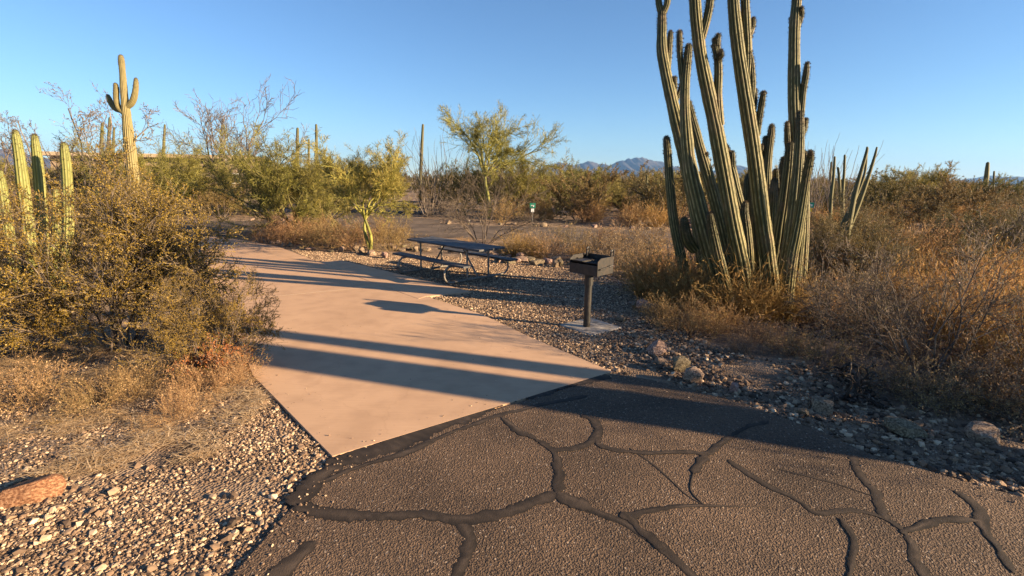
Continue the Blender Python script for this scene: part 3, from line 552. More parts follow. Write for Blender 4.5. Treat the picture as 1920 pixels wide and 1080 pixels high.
for tr, d0, d1, arms in stems:
    sd_ += 1; P = track(tr, d0, d1, B0); foot = P[0].copy(); foot[2] = min(-.05, foot[2] - .1); P = np.vstack([foot, P]) if P[0, 2] > .02 else P
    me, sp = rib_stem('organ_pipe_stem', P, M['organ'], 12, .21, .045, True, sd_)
    st = obj('stem', me, orgs); so = obj('spines', sp, st); so['kind'] = 'stuff'
    ytop, ybot = tr[-1][1], tr[0][1]
    for ar in arms:
        f = (ybot - ar[0][1]) / (ybot - ytop); da = 1.75 * d0 + (2.1 * d1 - 1.75 * d0) * f; sd_ += 1
        s = .07 * (1 if sd_ % 2 else -1)
        Pa = track(ar, da / 1.75, (da + s) / 2.1, B0)
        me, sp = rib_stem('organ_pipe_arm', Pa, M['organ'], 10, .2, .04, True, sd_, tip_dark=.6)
        obj('arm', me, st); so = obj('arm_spines', sp, st); so['kind'] = 'stuff'

def cactus(name, label, loc, tracks, m, nr, group=None, depth=.18, spines=True, step=.08, nm='stem', cat='cactus'):
    global sd_
    t = thing(name, label, cat, loc, 0, 1, group)
    for P in tracks:
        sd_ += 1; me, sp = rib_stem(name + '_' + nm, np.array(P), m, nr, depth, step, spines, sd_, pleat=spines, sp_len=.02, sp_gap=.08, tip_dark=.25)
        o = obj(nm, me, t)
        if sp: so = obj('spines', sp, o); so['kind'] = 'stuff'
    return t
def pxs(tr, Yd, base): return [(at(x, y, Yd)[0] - base[0], at(x, y, Yd)[1] - base[1], at(x, y, Yd)[2] - base[2], wd / 2 * Yd / F) for x, y, wd in tr]
# saguaro with raised arms
SY = 21.; bx_ = at(248, 330, SY); b = (bx_[0], SY, GZ)
foot = [(at(253, 415, SY)[0] - b[0], 0, -.1, .2)]
cactus('saguaro', 'tall saguaro with raised arms above the tangled creosote', b, [
    foot + pxs([(252, 360, 19), (247, 310, 20), (242, 265, 18), (237, 215, 14), (233, 180, 12), (230, 140, 10), (228, 118, 10), (227, 108, 8)], SY, b),
    pxs([(238, 215, 9), (230, 210, 9), (222, 202, 9), (218, 185, 9), (218, 168, 9), (217, 160, 7)], SY - .05, b),
    pxs([(234, 208, 9), (224, 207, 9), (215, 203, 9), (208, 193, 9), (204, 184, 8), (203, 181, 6)], SY + .05, b),
    pxs([(238, 200, 10), (244, 196, 10), (250, 187, 10), (254, 170, 9), (255, 155, 8), (255, 150, 6)], SY, b)], M['saguaro'], 16, nm='trunk')
bx_ = near(62, 552); b = (bx_[0], bx_[1], GZ); OY = b[1]
cactus('organ_pipe_cactus', 'yellow-green organ pipe cactus with few smooth stems behind the creosote', b, [
    pxs([(40, 562, 17), (20, 460, 18), (8, 385, 17), (1, 340, 15), (-1, 325, 12)], OY - .2, b), pxs([(62, 560, 19), (56, 450, 20), (46, 370, 19), (37, 300, 17), (31, 262, 14), (29, 250, 10)], OY, b),
    pxs([(82, 555, 18), (80, 450, 18), (76, 370, 17), (70, 300, 16), (66, 268, 13), (65, 258, 10)], OY + .2, b), pxs([(110, 558, 18), (126, 450, 18), (127, 370, 17), (124, 310, 16), (121, 283, 14), (120, 274, 11)], OY - .1, b),
    pxs([(90, 556, 15), (104, 450, 15), (106, 390, 14), (105, 360, 10)], OY + .5, b), pxs([(30, 560, 15), (-10, 470, 15), (-22, 420, 12)], OY + .2, b)], M['organ2'], 11)
def column(x, ytop, yb, wd, Yd, label, group, lean=0, arms=()):
    p = at(x, yb, Yd); b = (p[0], Yd, ground_z(p[0], Yd)); top = at(x + lean, ytop, Yd); r = wd / 2 * Yd / F; hh = top[2] - b[2]; dx = top[0] - b[0]
    tr = [[(0, 0, -.2, r * .9), (dx * .25, 0, hh * .3, r), (dx * .65, 0, hh * .7, r * .95), (dx, 0, hh, r * .7)]]
    for (f0, f1, off) in arms: tr.append([(dx * f0, 0, hh * f0, r * .6), (dx * f0 + off * .7, 0, hh * f0 + abs(off) * .3, r * .65), (dx * f0 + off, 0, hh * (f0 + f1) / 2, r * .65), (dx * f0 + off, 0, hh * f1, r * .5)])
    cactus('saguaro', label, b, tr, M['farcactus'], 10, group, .15, False, .25, 'trunk')
fg = 'columnar cacti standing far in the scrub'; fl = 'slim columnar cactus standing far off among the shrubs'
for a in [(557, 242, 380, 7, 34, 1), (580, 262, 380, 5, 36, -1), (596, 235, 380, 6, 36, -3), (592, 278, 380, 4, 35, -1), (608, 282, 380, 4, 35, 1), (787, 235, 380, 6, 40, 6), (308, 235, 380, 5, 48, 1), (1832, 345, 372, 5, 60, 0), (1862, 322, 372, 4, 60, 2), (1915, 340, 372, 4, 60, 1), (1556, 305, 372, 5, 30, 3), (1213, 330, 385, 5, 34, 0), (1218, 352, 385, 5, 33, 0), (190, 232, 380, 6, 36, 2), (203, 222, 380, 6, 37, 3), (212, 240, 380, 5, 37, 2), (738, 300, 380, 5, 42, 0), (660, 305, 380, 4, 46, 0)]:
    column(*a[:5], fl, fg, a[5])
column(1846, 307, 372, 8, 55, 'stout leaning saguaro standing above the hazy low hills', None, 6)
# organ pipe group standing in the scrub to the side
for k, (x0, lab, trs) in enumerate([
    (1592, 'leaning organ pipe cactus with forked thin stems in tall scrub', [[(1578, 505, 14), (1588, 440, 15), (1600, 375, 13), (1615, 320, 9), (1625, 285, 7), (1626, 277, 5)], [(1592, 430, 10), (1615, 370, 10), (1632, 320, 8), (1641, 290, 6), (1644, 277, 4)], [(1570, 505, 14), (1575, 440, 13), (1590, 400, 10), (1600, 380, 8)]]),
    (1560, 'small upright organ pipe cactus beside the ocotillos', [[(1555, 470, 8), (1558, 380, 8), (1563, 330, 7), (1565, 295, 5)], [(1585, 470, 8), (1580, 380, 8), (1583, 320, 6), (1584, 292, 5)], [(1578, 400, 6), (1573, 330, 6), (1571, 315, 5)], [(1600, 380, 8), (1620, 330, 6), (1625, 290, 5)]])]):
    Yd = (11.2, 16.)[k]; p = at(x0, 400, Yd); b = (p[0], Yd, GZ)
    trk = [pxs(t, Yd + .1 * i, b) for i, t in enumerate(trs)]
    trk = [[(a_[0], a_[1], a_[2], a_[3] * .72) for a_ in q] for q in trk]
    for q in trk[:1] + (trk[2:] if k == 0 else trk[1:2]): q.insert(0, (q[0][0], q[0][1], -.1, q[0][3]))
    cactus('organ_pipe_cactus', lab, b, trk, M['farcactus'], 10, None, .16, False, .12)
# big saguaro outside the picture whose shadow falls across the driveway
def along(a, p): return np.array([-SUN_H[0] * a + .297 * p, -SUN_H[1] * a + .954 * p])
q = along(-8.2, 4.52); cactus('saguaro', 'thick saguaro trunk beside the road towards the low sun', (q[0], q[1], GZ), [[(0, 0, -.1, .3), (0, 0, 1.5, .33), (0, 0, 3.6, .32), (0, 0, 5.2, .27)]], M['saguaro'], 16, None, .14, False, .2, 'trunk')
q = along(-8.6, 5.2); cactus('saguaro', 'slim saguaro beside the thick trunk towards the low sun', (q[0], q[1], GZ), [[(0, 0, -.1, .15), (0, 0, 1.5, .17), (0, 0, 3.2, .165), (0, 0, 4.9, .13)]], M['saguaro'], 14, None, .14, False, .2, 'trunk')

# ------------------------------------------------------------------ picnic tables, grill, signs, building
def arc(c, r, a0, a1, n, ax_y=True): return [(0, c[0] + r * math.cos(a0 + (a1 - a0) * i / n), c[1] + r * math.sin(a0 + (a1 - a0) * i / n)) for i in range(n + 1)]
def picnic_table(label, loc, rz, bm, sm, low=False, sc=1):
    t = thing('picnic_table', label, 'picnic table', loc, rz, sc)
    for i in range(3 if low else 5):
        n = 3 if low else 5; wd = .74 / n
        obj('top_plank', MB().box((0, -.37 + wd * (i + .5), .70), (2.46, wd - .012, .04), bev=.006).mesh('top_plank', bm), t)
    for s in (-1, 1):
        for j in (0, 1): obj('bench_plank', MB().box((0, s * (.585 + .125 * j), .41), (2.46, .117, .04), bev=.006).mesh('bench_plank', bm), t)
    for s in (-1, 1):
        x = s * .8; nn = 6 if low else 9; r = .165
        pts = [(x, -.50, .375), (x, -.74, .375)] + [(x, -.74 + p[1], .21 + p[2]) for p in arc((0, 0), r, math.pi / 2, math.pi * 1.5, nn)] + [(x, .74, .045)] + [(x, .74 + p[1], .21 + p[2]) for p in arc((0, 0), r, -math.pi / 2, math.pi / 2, nn)] + [(x, .50, .375)]
        f = obj('end_frame', MB().tube(pts, .021, 8).mesh('end_frame', sm), t)
        for e in (-1, 1): obj('leg', MB().tube([(x, e * .30, .05), (x, e * .30, .68)], .021, 8).mesh('leg', sm), t)
        obj('cross_bar', MB().box((x, 0, .668), (.05, .72, .022)).mesh('cross_bar', sm), t)
        obj('brace', MB().tube([(x, 0, .055), (x - s * .52, 0, .675)], .019, 8).mesh('brace', sm), t)
        obj('bench_bracket', MB().box((x, -.64, .386), (.05, .3, .012)).mesh('bench_bracket', sm), t); obj('bench_bracket', MB().box((x, .64, .386), (.05, .3, .012)).mesh('bench_bracket', sm), t)
    return t
picnic_table('slate grey picnic table with curved steel tube legs on the gravel', (-1.30, 10.84, .0), math.atan2(-1.71, 1.79), M['board'], M['galv'])
M['darkboard'] = mat('dark_table_board', (.03, .024, .02), (.06, .045, .036), scale=5, rough=.7)
p = g(770, 397); picnic_table('dark picnic table standing beyond the loop road', (-5.75, 30.2, -.02), math.radians(-25), M['darkboard'], M['darkboard'], True)
p = g(806, 404); t = thing('pedestal_grill', 'far pedestal grill beside the dark picnic table', 'grill', (p[0], p[1], -.05))
obj('post', MB().tube([(0, 0, -.1), (0, 0, .78)], .05, 8).mesh('post', M['paint']), t)
obj('firebox', MB().box((0, 0, .79), (.5, .4, .02)).box((-.24, 0, .9), (.02, .4, .22)).box((.24, 0, .9), (.02, .4, .22)).box((0, .19, .9), (.46, .02, .22)).mesh('firebox', M['paint']), t)

def make_grill():
    c = g(1100, 611); t = thing('pedestal_grill', 'black steel pedestal grill on a square cement footing', 'grill', (c[0], c[1], 0))
    P = M['paint']; a = math.radians(-43)
    obj('footing', MB().box((.07, .05, -.065), (.66, .66, .11), math.radians(38), bev=.015).mesh('footing', M['pale']), t)
    obj('post', MB().tube([(0, 0, 0), (0, 0, .78)], .052, 16).mesh('post', P), t)
    obj('collar', MB().tube([(0, 0, .62), (0, 0, .80)], .066, 16).mesh('collar', P), t)
    box = obj('firebox', None, t, (.03, .02, .80), a)
    W, D, th = .47, .40, .008
    obj('floor_plate', MB().box((0, 0, 0), (W, D, th)).mesh('floor_plate', P), box)
    for s in (-1, 1):                                 # high side plates, front corner cut down
        V = [(-D / 2, .004), (D / 2, .004), (D / 2, .24), (-D / 2 + .07, .24), (-D / 2, .20)]; x0, x1 = (s * W / 2 - th / 2, s * W / 2 + th / 2)
        Q = [(x0, y, z) for y, z in V] + [(x1, y, z) for y, z in V]; n = 5
        obj('side_plate', MB().add(Q, [tuple(range(n))[::-1], tuple(range(n, 2 * n))] + [(i, (i + 1) % n, (i + 1) % n + n, i + n) for i in range(n)]).mesh('side_plate', P), box)
    obj('back_plate', MB().box((0, D / 2 - .004, .122), (W - .012, th, .236)).mesh('back_plate', P), box)
    obj('front_plate', MB().box((0, -D / 2 + .004, .072), (W - .012, th, .136)).mesh('front_plate', P), box)
    gr = MB(); gr.tube([(-.22, -.17, .165), (.22, -.17, .165), (.22, .17, .165), (-.22, .17, .165), (-.22, -.17, .165)], .007, 6)
    for i in range(12): gr.tube([(-.20 + .0364 * i, -.17, .168), (-.20 + .0364 * i, .17, .168)], .0045, 5)
    obj('grate', gr.mesh('grate', P), box)
    obj('solid_shelf', MB().box((-.13, -.06, .178), (.2, .26, .006)).mesh('solid_shelf', P), box)
    for x in (-.19, .225):
        pts = [(x, .15, .16), (x, .15, .30)] + [(x, .15 + .032 - .032 * math.cos(k), .30 + .032 * math.sin(k)) for k in np.linspace(.3, math.pi - .3, 6)] + [(x, .214, .30), (x, .214, .24)]
        h = obj('grate_handle', MB().tube(pts, .011, 8).mesh('grate_handle', P), box)
        coil = [(x + .017 * math.cos(k), .15 + .017 * math.sin(k), .22 + .09 * k / 38) for k in np.linspace(0, 38, 90)]
        obj('coil_grip', MB().tube(coil, .0045, 4).mesh('coil_grip', P), h)
    obj('lever', MB().tube([(W / 2 + .004, -.17, .09), (W / 2 + .03, -.17, .09), (W / 2 + .03, .06, .11)], .008, 8).tube([(W / 2 + .03, .05, .109), (W / 2 + .03, .13, .117)], .013, 8).mesh('lever', P), box)
    obj('bottom_flange', MB().box((0, 0, -.014), (.22, .2, .016)).mesh('bottom_flange', P), box)
make_grill()
def sign(label, x, y, ytop, lower):
    c = g(x, y); hh = at(x, ytop, c[1])[2]; t = thing('site_sign', label, 'sign', (c[0], c[1], ground_z(*c)), -math.atan2(c[0], c[1]) * .6)
    obj('post', MB().box((0, 0, hh * .5 - .05), (.05, .03, hh)).mesh('post', M['post']), t)
    p = obj('sign_plate', MB().box((0, -.025, hh - .06), (.26, .012, .24), bev=.004).mesh('sign_plate', M['green']), t)
    obj('white_mark', MB().box((-.035, -.034, hh - .05), (.09, .004, .035)).box((.04, -.034, hh - .07), (.05, .004, .09)).mesh('white_mark', M['white']), p)
    obj('lower_tag', MB().box((0, -.025, hh - .28), (.14, .012, .16), bev=.003).mesh('lower_tag', lower), t)
sign('small green site sign with a white tag on a thin post', 998, 421, 382, M['white'])
sign('small green site sign with a yellow tag behind the organ pipe', 1514, 428, 381, M['yellow'])
# low building behind the trees
p = at(310, 300, 62); t = thing('building', 'low tan flat-roofed building half hidden behind the trees', 'building', (p[0], 62, -.1), math.radians(12))
obj('wall', MB().box((0, 0, 2.0), (20, 7, 4.0)).mesh('wall', M['wall']), t)
rf = obj('roof', MB().box((0, -.2, 4.22), (21.6, 8.6, .42), bev=.05).mesh('roof', M['roof']), t)
for x in (-9, -5, -1, 4, 8.5): wn = obj('window', MB().box((x, -3.52, 1.8), (1.5, .08, 1.2)).mesh('window', M['white']), t); obj('pane', MB().box((x, -3.57, 1.8), (1.3, .04, 1.0)).mesh('pane', M['glass']), wn)
obj('door', MB().box((6.3, -3.53, 1.1), (1.0, .08, 2.1)).mesh('door', M['post']), t)

# ------------------------------------------------------------------ rocks
def rock_mesh(seed, m, sub=2, flat=.7):
    rg = np.random.default_rng(seed); import bmesh
    bm = bmesh.new(); bmesh.ops.create_icosphere(bm, subdivisions=sub, radius=1)
    cuts = [(Vector(rg.normal(size=3)).normalized(), rg.uniform(.35, .75)) for _ in range(10)]
    for v in bm.verts:
        p = v.co * 1.0
        for nn_, d in cuts:
            e = p.dot(nn_) - d
            if e > 0: p = p - nn_ * e * .99
        p *= 1.25 + .07 * mn.noise(p * 3.2 + Vector((seed, 0, 0))); v.co = Vector((p.x, p.y * .8, p.z * flat))
    me = bpy.data.meshes.new('rock'); bm.to_mesh(me); bm.free(); me.materials.append(m); return me
RK = [rock_mesh(i, M['rock'], 2, (.55, .7, .85)[i % 3]) for i in range(6)]
def rock(x, y, s, label, group=None, me=None, rz=None, sx=1):
    o = obj('rock', me or R.choice(RK), None, (x, y, ground_z(x, y) + s * .28), R.uniform(0, 6.28) if rz is None else rz, (s * sx, s, s)); return tag(o, label, 'rock', group)
x, y = near(38, 938); o = rock(x, y, .125, 'flat rust-orange rock half buried in straw by the gravel', None, rock_mesh(84, M['redrock'], 3, .85), .5, 1.7)
for px_, py_, s, lab in [(1238, 662, .16, 'brown angular boulder by the cement footing'), (1243, 682, .09, 'pale cream stone in front of the brown boulder'), (1272, 695, .14, 'dark boulder between gravel and scrub'), (1296, 716, .13, 'tan-faced boulder at the edge of the asphalt'), (1540, 772, .14, 'grey flat rock below the dead cholla'), (1700, 812, .16, 'broad dark rock along the road edge'), (1848, 826, .15, 'pale tilted rock along the road edge'), (1375, 735, .08, 'reddish stone next to the asphalt'), (1165, 600, .11, 'dark stone leaning at the footing corner'), (1500, 775, .07, 'small whitish stone beside the grey flat rock')]:
    x, y = near(px_, py_); rock(x, y, s, lab)
grp = 'rocks edging the gravel site'; lab = 'sunlit stone in the row edging the gravel site'
for x0, y0, x1, y1, n in [(500, 455, 735, 480, 18), (735, 462, 800, 475, 10), (935, 488, 1180, 505, 30), (900, 475, 1000, 490, 12), (1180, 560, 1215, 600, 4)]:
    for i in range(n):
        x, y = near(x0 + (x1 - x0) * (i + R.random()) / n, y0 + (y1 - y0) * (i + .5) / n + R.uniform(-6, 6)); rock(x, y, R.uniform(.06, .19), lab, grp)
grp = 'rocks lining the loop road'; lab = 'pale stone lining the far side of the loop road'
for i in range(46):
    f = R.random(); x = -18 + 27 * f; y = np.interp(x, [p[0] for p in far_far], [p[1] for p in far_far]) + R.uniform(.2, 1.0)
    if -9.6 < x < -3.3: continue
    rock(x, y, R.uniform(.08, .2), lab, grp)

# ------------------------------------------------------------------ gravel: geometry-node instances on scattered points
def clumpy(q, sc, thr): return q[np.array([mn.noise((a * sc, b * sc, 4.4)) for a, b in q]) + rng.normal(0, .12, len(q)) > thr]
def scatter_pts(poly, dens, excl):
    P = np.array(poly); lo, hi = P.min(0), P.max(0); n = int(dens * np.prod(hi - lo)); q = rng.uniform(lo, hi, (n, 2)); k = inside(q, poly)
    for e in excl: k &= ~inside(q, e)
    return q[k]
PEB = []
for i in range(4):
    m_ = rock_mesh(200 + i, M['pebble'], 1, (.55, .65, .75, .5)[i]); PEB.append(m_)
def pebbles(name, label, q, smin, smax, power=2.2, mean=.52):
    n = len(q); z = np.array([ground_z(a, b) for a, b in q]); sz = smin + (smax - smin) * rng.random(n) ** power
    me = bpy.data.meshes.new(name); me.vertices.add(n); me.vertices.foreach_set('co', np.c_[q, z + sz * .25].astype(np.float32).ravel())
    a = me.attributes.new('psize', 'FLOAT', 'POINT'); a.data.foreach_set('value', sz.astype(np.float32))
    t = np.clip(rng.normal(mean, .26, n), 0, 1); a = me.attributes.new('ptone', 'FLOAT', 'POINT'); a.data.foreach_set('value', t.astype(np.float32))
    rot = np.c_[rng.normal(0, .35, n), rng.normal(0, .35, n), rng.uniform(0, 6.28, n)]
    a = me.attributes.new('prot', 'FLOAT_VECTOR', 'POINT'); a.data.foreach_set('vector', rot.astype(np.float32).ravel())
    me.update(); o = obj(name, me)
    ng = bpy.data.node_groups.new(name + '_nodes', 'GeometryNodeTree'); ng.interface.new_socket('Geometry', in_out='INPUT', socket_type='NodeSocketGeometry'); ng.interface.new_socket('Geometry', in_out='OUTPUT', socket_type='NodeSocketGeometry')
    N = ng.nodes; L = ng.links; gi = N.new('NodeGroupInput'); go = N.new('NodeGroupOutput')
    jn_ = N.new('GeometryNodeGeometryToInstance')
    for i in range(4):
        oi = N.new('GeometryNodeObjectInfo'); oi.inputs['Object'].default_value = PEBO[i]; oi.inputs['As Instance'].default_value = False; L.new(oi.outputs['Geometry'], jn_.inputs[0])
    ip = N.new('GeometryNodeInstanceOnPoints'); ip.inputs['Pick Instance'].default_value = True
    def at_(nm, ty): k = N.new('GeometryNodeInputNamedAttribute'); k.data_type = ty; k.inputs[0].default_value = nm; return k.outputs[0]
    rv = N.new('FunctionNodeRandomValue'); rv.data_type = 'INT'; rv.inputs['Min'].default_value = 0 if False else 0
    rv.inputs[4].default_value = 0; rv.inputs[5].default_value = 3
    L.new(gi.outputs[0], ip.inputs['Points']); L.new(jn_.outputs[0], ip.inputs['Instance']); L.new(rv.outputs[2], ip.inputs['Instance Index'])
    er = N.new('FunctionNodeEulerToRotation'); L.new(at_('prot', 'FLOAT_VECTOR'), er.inputs[0]); L.new(er.outputs[0], ip.inputs['Rotation']); L.new(at_('psize', 'FLOAT'), ip.inputs['Scale'])
    sn = N.new('GeometryNodeStoreNamedAttribute'); sn.data_type = 'FLOAT'; sn.domain = 'INSTANCE'; sn.inputs['Name'].default_value = 'tone'
    L.new(ip.outputs[0], sn.inputs['Geometry']); L.new(at_('ptone', 'FLOAT'), sn.inputs['Value']); L.new(sn.outputs[0], go.inputs[0])
    md = o.modifiers.new('scatter', 'NODES'); md.node_group = ng
    return tag(o, label, None, None, 'stuff')
# pebble shapes stay unlinked; tone comes from the instance
for N_ in [M['pebble'].node_tree]:
    for a in N_.nodes:
        if a.type == 'ATTRIBUTE': a.attribute_type = 'INSTANCER'
PEBO = [bpy.data.objects.new('pebble_shape', m_) for m_ in PEB]
EXC = [ROAD, PAD, APRON]
L_POLY = [(-6.5, 1.4), (-1.5, 1.4), (-1.2, 3.4), (-2.6, 5.2), (-4.5, 5.6), (-6.5, 5.0)]
pebbles('gravel', 'pale mixed gravel beside the road and driveway', clumpy(scatter_pts(L_POLY, 6400, EXC), 1.1, -.3), .0035, .018, 2.4)
pebbles('gravel', 'larger cobbles lying among the pale gravel', clumpy(scatter_pts(L_POLY, 170, EXC), .9, -.1), .016, .042, 2.5)
R_POLY = [(.6, 4.5), (3.2, 2.6), (6.5, 1.2), (9, 5), (5, 8.2), (2.6, 8.2), (1, 6.0)]
pebbles('gravel', 'dark shaded gravel along the scrub edge', clumpy(scatter_pts(R_POLY, 1700, EXC), 1.3, -.2), .006, .045, 5, .4)
T_POLY = [(1.0, 5.2), (2.9, 7), (3.0, 10), (2.4, 12.4), (-.5, 13.2), (-4, 14.2), (-6.6, 14.6), (-5, 12.4), (-1.6, 8.5)]
pebbles('gravel', 'crushed tan gravel under the picnic table and grill', scatter_pts(T_POLY, 1700, EXC), .009, .024)
q = rng.uniform((-1.6, 2.2), (4, 5), (420, 2)); q = q[inside(q, ROAD) & (np.abs(rng.normal(size=len(q))) > .0)]
# a few loose chips lying on the road by its edges
e = np.array(road_l); qq = np.concatenate([e[rng.integers(0, len(e), 160)] + np.c_[np.abs(rng.normal(.1, .12, 160)), rng.normal(0, .15, 160)], np.array(road_r)[rng.integers(0, 8, 200)] + rng.normal(0, .2, (200, 2))])
qq = qq[inside(qq, ROAD)]
o = pebbles('gravel', 'loose pebbles strewn on the asphalt edge', qq, .005, .014); o.location.z = -GZ
pe = np.array(densify(PAD, .05)); qq = pe[rng.integers(0, len(pe), 900)] + rng.normal(0, .14, (900, 2)); qq = np.r_[qq, rng.uniform((-6, 3.5), (1, 11), (500, 2))]; qq = qq[inside(qq, PAD)]
o = pebbles('gravel', 'loose grit scattered on the concrete driveway', qq, .003, .009, 3); o.location.z = -GZ + .003

# ------------------------------------------------------------------ dry grass and litter (stuff)
def blades(name, label, q, m, hmin, hmax, lean=.8, wd=.004, lie=0):
    n = len(q); z = np.array([ground_z(a, b) for a, b in q]) - .01; a = rng.uniform(0, 6.28, n); h = rng.uniform(hmin, hmax, n); l = np.abs(rng.normal(0, lean, n)); flat = rng.random(n) < lie
    dx, dy = np.cos(a), np.sin(a); l = np.where(flat, 3.5, l); b0 = np.c_[q, z + np.where(flat, .02 + .03 * rng.random(n), 0)]
    up = h / np.sqrt(1 + l * l); p1 = b0 + np.c_[dx * up * l * .4, dy * up * l * .4, up * .55 * np.where(flat, .2, 1)]; p2 = b0 + np.c_[dx * up * l, dy * up * l, up * (1 - .25 * np.minimum(l, 1.5)) * np.where(flat, .25, 1)]
    sx = np.c_[-dy, dx, np.zeros(n)] * wd / 2
    V = np.stack([b0 - sx, b0 + sx, p1 + sx * .8, p1 - sx * .8, p2], 1).reshape(-1, 3); i = (np.arange(n) * 5)[:, None]
    t = np.repeat(np.clip(rng.normal(.55, .25, n), 0, 1), 5)
    return tag(obj(name, mesh(name, V, [i + np.array([[0, 1, 2, 3]]), i + np.array([[3, 2, 4]])], [m], t)), label, None, None, 'stuff')
G1 = gp([(-60, 960), (80, 900), (260, 880), (400, 860), (500, 760), (470, 700), (330, 660), (100, 640), (-60, 650)], GZ)
blades('dry_grass', 'matted straw coloured dry grass beneath the creosote', clumpy(scatter_pts(G1, 4200, EXC), 3.2, .08), M['litter'], .05, .19, 1.6, .0065, 1.0)
blades('dry_twigs', 'grey broken twigs lying under the creosote', clumpy(scatter_pts(G1, 260, EXC), 1.2, -.3), M['greybark'], .12, .32, 1.8, .006, 1.0)
G2 = gp([(1130, 470), (1260, 470), (1560, 520), (1920, 480), (1990, 760), (1700, 720), (1480, 640), (1200, 610)], GZ)
blades('dry_grass', 'sparse dry grass around the foot of the organ pipe', clumpy(scatter_pts(G2, 260, EXC), .7, -.05), M['straw'], .08, .28, .8, .006, .2)

# ------------------------------------------------------------------ vegetation
def P_(parts, name, label, cat, px_, py_, sc=1, rz=None, group=None, tilt=(0, 0)):
    x, y = near(px_, py_); return put(parts, name, label, cat, x, y, sc, rz, group, None, tilt)
P_(PX['hero'], 'creosote_bush', 'big tangled golden creosote bush beside the driveway', 'bush', 212, 652, 1.0, 2.6)
P_(PX['hero2'], 'creosote_bush', 'yellow creosote bush growing next to the yellow-green organ pipe', 'bush', 35, 650, .62, 2.0)
P_(PX['hero2'], 'creosote_bush', 'low creosote bush leaning over the driveway edge', 'bush', 385, 690, .5, 4.4)
P_(PX['hero'], 'creosote_bush', 'creosote bush behind the big golden one along the driveway', 'bush', 262, 520, .92, 4.4)
P_(PX['hero2'], 'creosote_bush', 'creosote bush in front of the saguaro trunk', 'bush', 130, 480, .75, .4)
for i, (a, b_, s) in enumerate([(380, 745, .42), (330, 790, .3), (60, 760, .5), (180, 770, .4), (440, 720, .35), (250, 745, .45)]):
    P_(PX['dry'][i % 3], 'dry_shrub', 'straw coloured dead brush under the golden creosote', 'shrub', a, b_, s, None, 'dead brush under the golden creosote')
rp = plant_meshes('rust_shrub', grow(45, 24, dry, (1, 2.2, .03, .5), .005, (.3, .55), (.1, 1.2), .1), M['greybark'], M['rusty'], 45, (3, 3, 3), 'twigs')
P_(rp, 'dry_shrub', 'rust-red dry shrub at the driveway edge', 'shrub', 400, 705, .8)
# around the picnic site
P_(PX['palo_young'], 'palo_verde_tree', 'young palo verde with twin yellow trunks behind the picnic table', 'tree', 696, 476, 1.0, 1.0)
P_(PX['palo_bush'][0], 'palo_verde_tree', 'bushy olive palo verde by the end of the driveway', 'tree', 560, 446, 1.25)
P_(PX['palo_bush'][1], 'palo_verde_tree', 'bushy palo verde between the driveway and the young palo verde', 'tree', 640, 438, 1.05)
P_(PX['palo_tall'], 'palo_verde_tree', 'tall palo verde with a single yellow trunk and open crown', 'tree', 914, 409, 1.0, .5)
P_(PX['palo_bush'][2], 'palo_verde_tree', 'arching palo verde behind the green site sign with white tag', 'tree', 975, 405, 1.35)
P_(PX['sparse'][0], 'creosote_bush', 'twiggy grey creosote standing behind the picnic table', 'bush', 905, 456, 1.35)
P_(PX['bare'], 'bare_tree', 'leafless grey spreading tree beyond the loop road', 'tree', 440, 398, 1.1, .3)
gw = 'wispy leafless trees behind the saguaro'; lw = 'tall wispy grey tree with thin brown foliage near the saguaro'
for i, (a, b_, s) in enumerate([(180, 404, 1.0), (105, 402, .85), (20, 402, .8), (150, 402, .7)]): P_(PX['wispy'][i % 2], 'wispy_tree', lw, 'tree', a, b_, s, 1.3 * i, gw)
P_(PX['ocotillo'][0], 'ocotillo', 'dense brown ocotillo beside the far dark picnic table', 'ocotillo', 803, 407, 1.05)
P_(PX['ocotillo'][1], 'ocotillo', 'ocotillo behind the far dark picnic table', 'ocotillo', 830, 398, 1.2)
for i, (a, b_, s) in enumerate([(1450, 420, .95), (1560, 420, 1.05), (1520, 425, 1.0), (1275, 398, .9)]): P_(PX['ocotillo'][i % 2], 'ocotillo', 'ocotillo with curved bare wands behind the big organ pipe', 'ocotillo', a, b_, s, None, 'ocotillos behind the big organ pipe')
for i, (a, b_, s) in enumerate([(860, 404, 1.15), (1040, 402, .95), (1105, 399, .85), (1170, 397, .8), (1230, 398, .9), (945, 398, 1.15), (655, 394, 1.0), (620, 400, 1.25), (520, 404, 1.2), (300, 405, 1.4), (365, 400, 1.1)]): P_(PX['palo_bush'][i % 3], 'palo_verde_tree', 'olive palo verde thicket lining the far side of the loop road', 'tree', a, b_, s, None, 'palo verdes lining the loop road')
def many(kind, spots, name, label, cat, group):
    for i, (a, b_, s) in enumerate(spots): P_(PX[kind][i % len(PX[kind])], name, label, cat, a, b_, s * R.uniform(.9, 1.1), None, group)
many('dry', [(500, 455, .9), (545, 458, 1), (590, 462, .9), (640, 465, 1.0), (735, 470, .9), (665, 468, .9), (610, 452, 1.1), (520, 448, 1.0), (720, 455, 1.0), (570, 450, 1.0)], 'dry_shrub', 'brown dry shrub in the row along the driveway end', 'shrub', 'dry shrubs behind the driveway')
many('gold', [(965, 480, .7), (1005, 484, .7), (870, 466, .45), (985, 470, .6), (1085, 488, .6)], 'dry_grass_clump', 'golden dry grass clump between picnic table and loop road', 'grass clump', 'golden clumps behind the picnic table')
many('bursage', [(1120, 480, 1.0), (1160, 500, 1.1), (1060, 470, 1), (1190, 490, 1.2), (1220, 470, 1.2), (1140, 465, 1.1), (1030, 484, .8), (1000, 474, .9), (1200, 520, .9)], 'dry_shrub', 'grey-brown twiggy shrub behind the pedestal grill', 'shrub', 'twiggy shrubs behind the grill')
